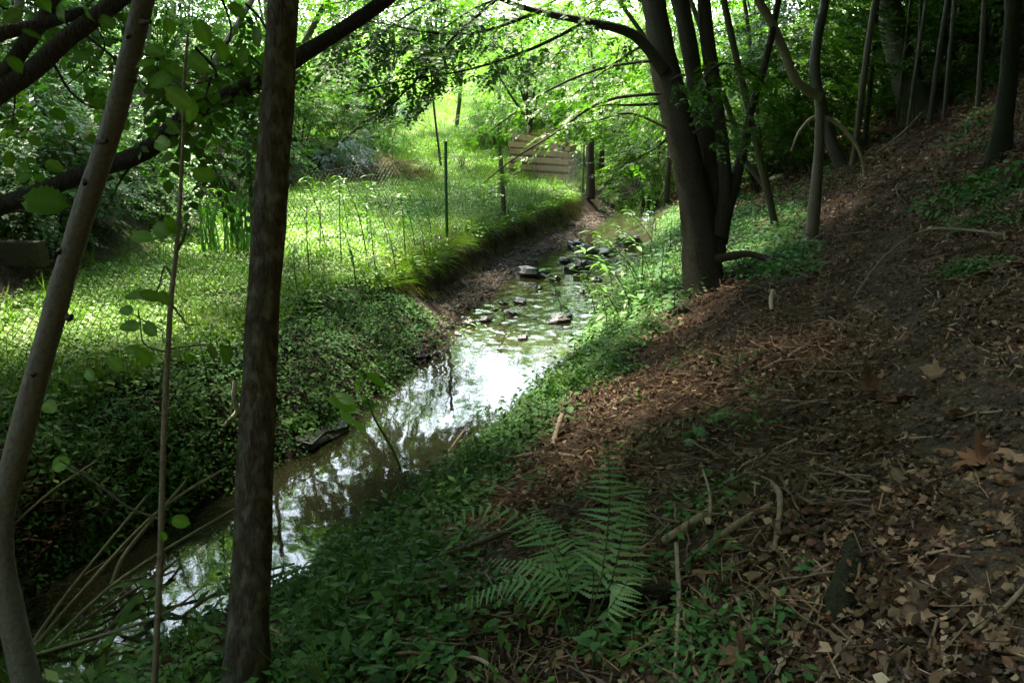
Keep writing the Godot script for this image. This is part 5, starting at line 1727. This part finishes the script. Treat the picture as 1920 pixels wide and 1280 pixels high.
	for s in [[1345, 800, [[1350, 775], [1325, 790], [1372, 760]], "small fern sprig on the litter slope"], [1300, 830, [[1285, 812], [1318, 800], [1290, 835]], "low fern sprig beside the larger sprig on the litter slope"]]:
		base = spot(s[0], s[1])
		t = thing("fern", s[3], "fern", base)
		for f in s[2]: frond(t, [base, base.lerp(spot(f[0], f[1], 0.06), 0.5) + Vector3(0, 0.03, 0), spot(f[0], f[1], 0.06)], 0.05, 11, jitter(fc, 0.15))
	# broad-leaved seedlings in the foreground
	for s in [[1115, 1270, 0.16, "five-leaved seedling at the bottom edge below the rotten log"], [1155, 1210, 0.12, "five-leaved seedling close under the rotten log"], [1510, 1085, 0.07, "tiny green seedling left of the mossy root"], [1460, 1170, 0.06, "single-leaf seedling on the brown litter near the bottom"], [1300, 1070, 0.08, "small seedling by the upright pale stick"], [690, 1090, 0.2, "broad-leaved seedling at the edge of the near pool"], [470, 1030, 0.2, "leafy plant behind the dark trunk over the pool"], [1480, 610, 0.08, "small green plant on the litter below the path"], [1420, 675, 0.08, "little green plant among twigs on the slope"]]:
		weed("seedling", s[3], spot(s[0], s[1]), s[2], Vector3(rnd(-0.02, 0.02), 0, 0), 3, 0.09 if s[2] > 0.1 else 0.05, nettle, Color(0.09, 0.12, 0.05), "", true)

func floor_place(px: float, py: float) -> String:
	var row := by_place(py, [640, 800, 950, 1110], ["below the forked tree", "midway down the slope", "level with the fern tip", "level with the mossy root", "at the bottom edge"])
	return row + by_place(px, [1130, 1270, 1420, 1560, 1700, 1820], [", by the green bank", ", left of the pale stick", ", right of the pale stick", ", left of the mossy root", ", right of the mossy root", ", toward the path", ", near the right edge"])

func forest_floor(nettle: Array) -> void:
	rng.seed = 707
	# ---- loose litter: shards of leaves, bits of twig
	var clumps := []
	for k in 4:
		var b := MB.new()
		for i in 30:
			var p := Vector3(rnd(-0.13, 0.13), rnd(0.0, 0.012), rnd(-0.13, 0.13))
			var c: Color = [Color(0.135, 0.085, 0.052), Color(0.07, 0.044, 0.028), Color(0.27, 0.185, 0.122), Color(0.045, 0.030, 0.020), Color(0.095, 0.063, 0.041)][rng.randi() % 5]
			var dir := Vector3(rnd(-1, 1), rnd(-0.15, 0.35), rnd(-1, 1))
			if rng.randf() < 0.62:
				add_leaf(b, p, dir, Vector3.UP + rvec() * 0.55, rnd(0.015, 0.05), rnd(0.010, 0.034), jitter(c, 0.25), 2, rnd(-0.5, 0.9), rnd(-0.5, 0.6), rnd(-0.35, 0.35))
			else:
				var len := rnd(0.03, 0.12)
				var w := rnd(0.0012, 0.004)
				dir = dir.normalized()
				var side := dir.cross(Vector3.UP).normalized() * w
				var q: Array[int] = []
				for e in [p, p + dir * len]:
					q.append(b.add(e - side, c)); q.append(b.add(e + Vector3(0, w * 1.6, 0), c)); q.append(b.add(e + side, c))
				for j in 2:
					b.tri(q[j], q[j + 3], q[j + 1]); b.tri(q[j + 1], q[j + 3], q[j + 4])
		clumps.append(b.mesh(M.dry))
	var lists := [[], [], [], []]
	var tints := [PackedColorArray(), PackedColorArray(), PackedColorArray(), PackedColorArray()]
	for i in 10500:
		var z := -0.7 - 21.0 * pow(rng.randf(), 2.0)
		var x := along(right_z, right_x, z) + rnd(0.35, 8.0 + maxf(0.0, -z - 8.0) * 0.6)
		if absf(x) > 0.75 - z * 0.75: continue
		var on_path := absf(x - path_mid((0.4 - z) / 13.4).x) < 0.3
		if on_path and rng.randf() < 0.6: continue
		var heavy := broad.get_noise_2d(x * 7.0, z * 7.0 + 33.0)
		if right_s(x, z) < curve_of(wz, ww, z) * 0.8 and rng.randf() < 0.7: continue
		if heavy < 0.0 and rng.randf() < 0.65: continue
		var up := slope_up(x, z)
		lists[i % 4].append(Transform3D(orient(Vector3(rnd(-1, 1), 0, rnd(-1, 1)), up, rnd(0.6, 1.0) * (1.0 + 0.07 * -z)), ground(x, z) + up * 0.003))
		tints[i % 4].append(jitter(Color(1, 1, 1) * (1.0 + 0.6 * heavy), 0.3))
	for i in 460:      # and some on the left bank and under the sticks
		var p := spot(rnd(0, 520), rnd(1080, 1290)) if i < 260 else ground(along(left_z, left_x, -2.5 - 0.004 * i) - rnd(0.1, 1.2), -2.5 - 0.004 * i)
		lists[i % 4].append(Transform3D(Basis(Vector3.UP, rnd(0, TAU)), p + Vector3(0, 0.004, 0)))
		tints[i % 4].append(jitter(Color(0.5, 0.45, 0.4), 0.3))
	var litter := Node3D.new()
	litter.name = "leaf_litter"
	litter.set_meta("kind", "stuff")
	tag(litter, "brown leaf litter and bits of twig covering the slope", "leaf litter")
	add_child(litter)
	for k in 4: many("litter", clumps[k], lists[k], tints[k], litter)

	# ---- whole fallen leaves
	var shapes := []
	var browns := [Color(0.25, 0.155, 0.095), Color(0.19, 0.112, 0.066), Color(0.27, 0.175, 0.108), Color(0.16, 0.082, 0.046), Color(0.20, 0.135, 0.086)]
	for k in 5:
		var m: StandardMaterial3D = M.dry.duplicate()
		m.albedo_color = browns[k].linear_to_srgb()
		for j in 2: shapes.append(maple_leaf([0.4, 0.65, 0.5, 0.75, 0.25][k] * (1.0 if j == 0 else -0.7), m, 80 + k * 2 + j))
	for k in 6:
		var m: StandardMaterial3D = M.dry.duplicate()
		m.albedo_color = [Color(0.15, 0.088, 0.05), Color(0.22, 0.14, 0.085), Color(0.11, 0.068, 0.042), Color(0.26, 0.17, 0.1), Color(0.16, 0.11, 0.07), Color(0.19, 0.10, 0.055)][k].linear_to_srgb()
		var ob := MB.new()
		rng.seed = 740 + k
		hazel_leaf(ob, rnd(0.5, 0.8), Color(1, 1, 1), rnd(-0.5, 0.9), rnd(-0.5, 0.6))
		shapes.append(ob.mesh(m))
	rng.seed = 711
	for s in [[1645, 735, 82, "large curled maple leaf lying above the second large one on the open litter"], [1695, 755, 90, "largest flat maple leaf on the open litter right of centre"], [1835, 872, 78, "big dark maple leaf propped upright near the right edge"], [1900, 858, 60, "pale maple leaf cut by the right edge of the view"], [1800, 780, 60, "pale creased maple leaf between the largest leaf and the right edge"], [1755, 705, 54, "curled leaf beside a thick twig above the largest maple leaf"], [1395, 855, 62, "buff maple leaf behind the end of the long pale stick"], [1720, 1160, 60, "pale folded leaf near the bottom right"], [1390, 1240, 85, "yellowish crumpled leaf at the bottom edge"], [1880, 980, 42, "small star-shaped leaf near the right edge"], [1560, 955, 46, "star-shaped leaf among crossed twigs"], [765, 1240, 60, "rust-coloured leaf in the green cover at the bottom"], [890, 1185, 34, "orange-brown leaf standing in the cover below the fern"], [250, 1115, 66, "rust-brown dead leaf among the pale sticks at the lower left"], [772, 965, 26, "red-brown leaf caught on the bank above the pool"]]:
		var p := spot(s[0], s[1], 0.015)
		lone("fallen_leaf", shapes[rng.randi() % 10], s[3], "leaf", Transform3D(orient(Vector3(rnd(-1, 1), rnd(-0.2, 0.2), rnd(-1, 1)), slope_up(p.x, p.z) + rvec() * 0.35 + Vector3(0, 0, 0.35), s[2] / FOCAL * depth_of(p) * 1.0), p + Vector3(0, 0.015, 0)))
	for i in 230:
		var px := rnd(980, 1920)
		var py := lerpf(480, 1280, pow(rng.randf(), 0.8))
		if px < 1350 - 0.35 * (py - 480) + 80.0 and py < 850: continue
		var p := spot(px, py, 0.008)
		if depth_of(p) > 9.0: continue
		var z: Array = ["", "whole brown leaves in the litter"]
		z[0] = "brown leaf in the litter " + floor_place(px, py)
		lone("fallen_leaf", shapes[rng.randi() % shapes.size()], z[0], "leaf", Transform3D(orient(Vector3(rnd(-1, 1), rnd(-0.2, 0.2), rnd(-1, 1)), slope_up(p.x, p.z) + rvec() * 0.5, rnd(0.035, 0.08)), p + Vector3(0, 0.010, 0)), z[1])
	# smaller whole leaves strewn over the slope
	var sets := [[], [], [], []]
	var set_tint := [PackedColorArray(), PackedColorArray(), PackedColorArray(), PackedColorArray()]
	var small := []
	for k in 4:
		if k < 2: small.append(maple_leaf([0.5, -0.35][k], M.dry, 770 + k))
		else:
			var ob := MB.new()
			rng.seed = 770 + k
			hazel_leaf(ob, 0.6, Color(1, 1, 1), [0.7, -0.4][k - 2], 0.4)
			small.append(ob.mesh(M.dry))
	rng.seed = 715
	for i in 3400:
		var z := -0.9 - 12.0 * pow(rng.randf(), 1.6)
		var x := along(right_z, right_x, z) + rnd(0.7, 7.0)
		if absf(x) > 0.75 - z * 0.75: continue
		if right_s(x, z) < curve_of(wz, ww, z) * 0.8 and rng.randf() < 0.8: continue
		if absf(x - path_mid((0.4 - z) / 13.4).x) < 0.3 and rng.randf() < 0.7: continue
		var up := slope_up(x, z)
		var q := rng.randi() % 4
		sets[q].append(Transform3D(orient(Vector3(rnd(-1, 1), rnd(-0.3, 0.3), rnd(-1, 1)), up + rvec() * 0.5, rnd(0.025, 0.062) * (1.0 + 0.03 * -z)), ground(x, z) + up * 0.012))
		var tone := rng.randf()
		set_tint[q].append(jitter(Color(0.10, 0.066, 0.043).lerp(Color(0.33, 0.225, 0.15), tone * tone), 0.2))
	var strewn := Node3D.new()
	strewn.name = "strewn_leaves"
	strewn.set_meta("kind", "stuff")
	tag(strewn, "small dry leaves strewn over the whole slope", "leaf litter")
	add_child(strewn)
	for k in 4: many("leaves", small[k], sets[k], set_tint[k], strewn)
	# ---- twigs and sticks in the litter
	for s in [[[[1268, 1018, 8, 0.10], [1273, 1120, 9, 0.06], [1270, 1200, 10, 0.03], [1266, 1300, 11, 0.02]], Color(0.34, 0.28, 0.20), "straight pale stick pointing down the slope below the litter bank"], [[[1240, 1018, 17], [1290, 985, 18], [1336, 955, 15]], Color(0.33, 0.25, 0.17), "thick pale piece of branch right of the fern"], [[[1300, 1050, 13], [1380, 985, 15], [1450, 945, 13]], Color(0.25, 0.18, 0.12), "thick brown branch slanting through the crossed twigs"], [[[1420, 893, 11, 0.03], [1462, 925, 12, 0.05], [1452, 1035, 9, 0.03]], Color(0.24, 0.18, 0.13), "forked brown branch at the crossed twigs, bent down the slope"], [[[1515, 922, 6], [1570, 920, 6], [1632, 922, 6]], Color(0.25, 0.18, 0.12), "straight thin twig lying level among the litter"], [[[1392, 872, 6, 0.02], [1450, 845, 7, 0.04], [1514, 814, 6, 0.05]], Color(0.36, 0.28, 0.19), "pale straight twig slanting beside the buff leaf"], [[[1330, 985, 6, 0.02], [1332, 930, 6, 0.06], [1318, 880, 5, 0.03]], Color(0.30, 0.23, 0.15), "thin upright twig right of the fern top"], [[[1820, 1190, 8], [1885, 1140, 9, 0.03], [1930, 1090, 9, 0.04]], Color(0.22, 0.17, 0.12), "bent stick at the lower right edge"], [[[1640, 1155, 9], [1700, 1205, 9], [1752, 1238, 6]], Color(0.2, 0.15, 0.11), "dark stick right of the mossy root near the bottom"], [[[930, 868, 8], [1010, 850, 9, 0.03], [1095, 858, 7]], Color(0.27, 0.21, 0.15), "brown stick at the top of the litter left of the fern"], [[[1036, 835, 10, 0.02], [1046, 800, 10, 0.06], [1054, 778, 9, 0.1]], Color(0.30, 0.24, 0.17), "short stub of stick standing up above the pool edge"], [[[1430, 692, 6], [1470, 672, 8], [1520, 643, 7]], Color(0.24, 0.18, 0.13), "long thin twig below the path among small leaves"], [[[1448, 582, 8, 0.02], [1446, 560, 8, 0.08], [1450, 545, 9, 0.12]], Color(0.40, 0.31, 0.21), "short pale twig standing up below the dark low log"], [[[1380, 1115, 9, 0.02], [1395, 1150, 9, 0.02]], Color(0.42, 0.34, 0.25), "short bleached stub of twig left of the mossy root"], [[[870, 1228, 6, 0.03], [905, 1238, 8, 0.04], [932, 1260, 7, 0.02]], Color(0.42, 0.34, 0.25), "bleached bent twig on green cover at the bottom"], [[[700, 1050, 7, 0.02], [860, 820, 4, 0.02], [885, 795, 3, 0.05]], Color(0.16, 0.12, 0.09), "long thin dark twig along the right edge of the pool"]]:
		fallen("fallen_twig", s[0], 0.015, M.twig, s[1], s[2], "twig", 0.08)
	var sticks := []
	for k in 8: sticks.append([stick_mesh(90 + k, 1.0, 0.013 + 0.006 * (k % 3), 7, k % 3 == 0)])
	rng.seed = 722
	var wood := []
	for k in 4:
		var m: StandardMaterial3D = M.twig.duplicate()
		m.albedo_color = [Color(0.25, 0.175, 0.115), Color(0.17, 0.12, 0.08), Color(0.33, 0.25, 0.175), Color(0.10, 0.075, 0.055)][k].linear_to_srgb()
		wood.append(m)
	for i in 290:
		var px := rnd(940, 1900)
		var py := lerpf(520, 1275, pow(rng.randf(), 0.9))
		if px < 1330 - 0.9 * (py - 560) and py < 860: continue
		if px > 1600 and rng.randf() < 0.5: continue
		var p := spot(px, py, 0.006)
		if depth_of(p) > 8.5 or right_s(p.x, p.z) < 0.45: continue
		var z: Array = ["brown twig in the litter " + floor_place(px, py), "twigs in the litter"]
		var k := rng.randi() % 8
		var up := slope_up(p.x, p.z)
		var dir := (Vector3(rnd(-0.3, 1), 0, rnd(-1.2, 0.4)) + rvec() * 0.3).slide(up)
		var size := rnd(0.08, 0.3)
		var o := lone("fallen_twig", sticks[k][0], z[0], "twig", Transform3D(orient(dir + up * rnd(-0.05, 0.12), up, size), p + up * rnd(0.003, 0.018)), z[1])
		o.material_override = wood[rng.randi() % 4]
	var bundle := MB.new()
	for i in 9: bake(bundle, sticks[rng.randi() % 8][0], Transform3D(orient(Vector3(rnd(-1, 1), rnd(-0.1, 0.1), rnd(-1, 1)), Vector3.UP + rvec() * 0.3, rnd(0.04, 0.19)), Vector3(rnd(-0.2, 0.2), rnd(0.003, 0.02), rnd(-0.2, 0.2))), jitter(Color(0.17, 0.122, 0.084), 0.55))
	var bundle_mesh := bundle.mesh(M.twig)
	var where := []
	var tone := PackedColorArray()
	for i in 430:
		var z := -1.0 - 8.5 * pow(rng.randf(), 1.5)
		var x := along(right_z, right_x, z) + rnd(0.6, 3.4)
		if absf(x - path_mid((0.4 - z) / 13.4).x) < 0.3: continue
		if right_s(x, z) < curve_of(wz, ww, z) * 0.85 and rng.randf() < 0.85: continue
		where.append(Transform3D(orient(Vector3(rnd(-1, 1), 0, rnd(-1, 1)), slope_up(x, z), rnd(0.9, 1.6)), ground(x, z) + Vector3(0, 0.004, 0)))
		tone.append(jitter(Color(1, 1, 1), 0.35))
	var loose := Node3D.new()
	loose.name = "twig_litter"
	loose.set_meta("kind", "stuff")
	tag(loose, "scatter of small dead twigs over the litter slope", "twigs")
	add_child(loose)
	many("twigs", bundle_mesh, where, tone, loose)
	# ---- rotten log, mossy root
	fallen("rotten_log", [[1020, 1104, 12, 0.05], [1060, 1108, 28, 0.055], [1140, 1114, 40, 0.06], [1230, 1116, 40, 0.05], [1290, 1110, 30, 0.01]], 0.03, M.bark, Color(0.028, 0.022, 0.017), "black rotten log lying behind the foot of the fern", "log", 0.3)
	fallen("mossy_root", [[1618, 985, 20, -0.04], [1606, 1030, 46, -0.01], [1592, 1090, 58, -0.005], [1576, 1150, 66, -0.01], [1560, 1205, 50, -0.04]], 0.0, M.bark, Color(0.032, 0.036, 0.017), "mossy root swelling out of the litter in the foreground", "root", 0.35)
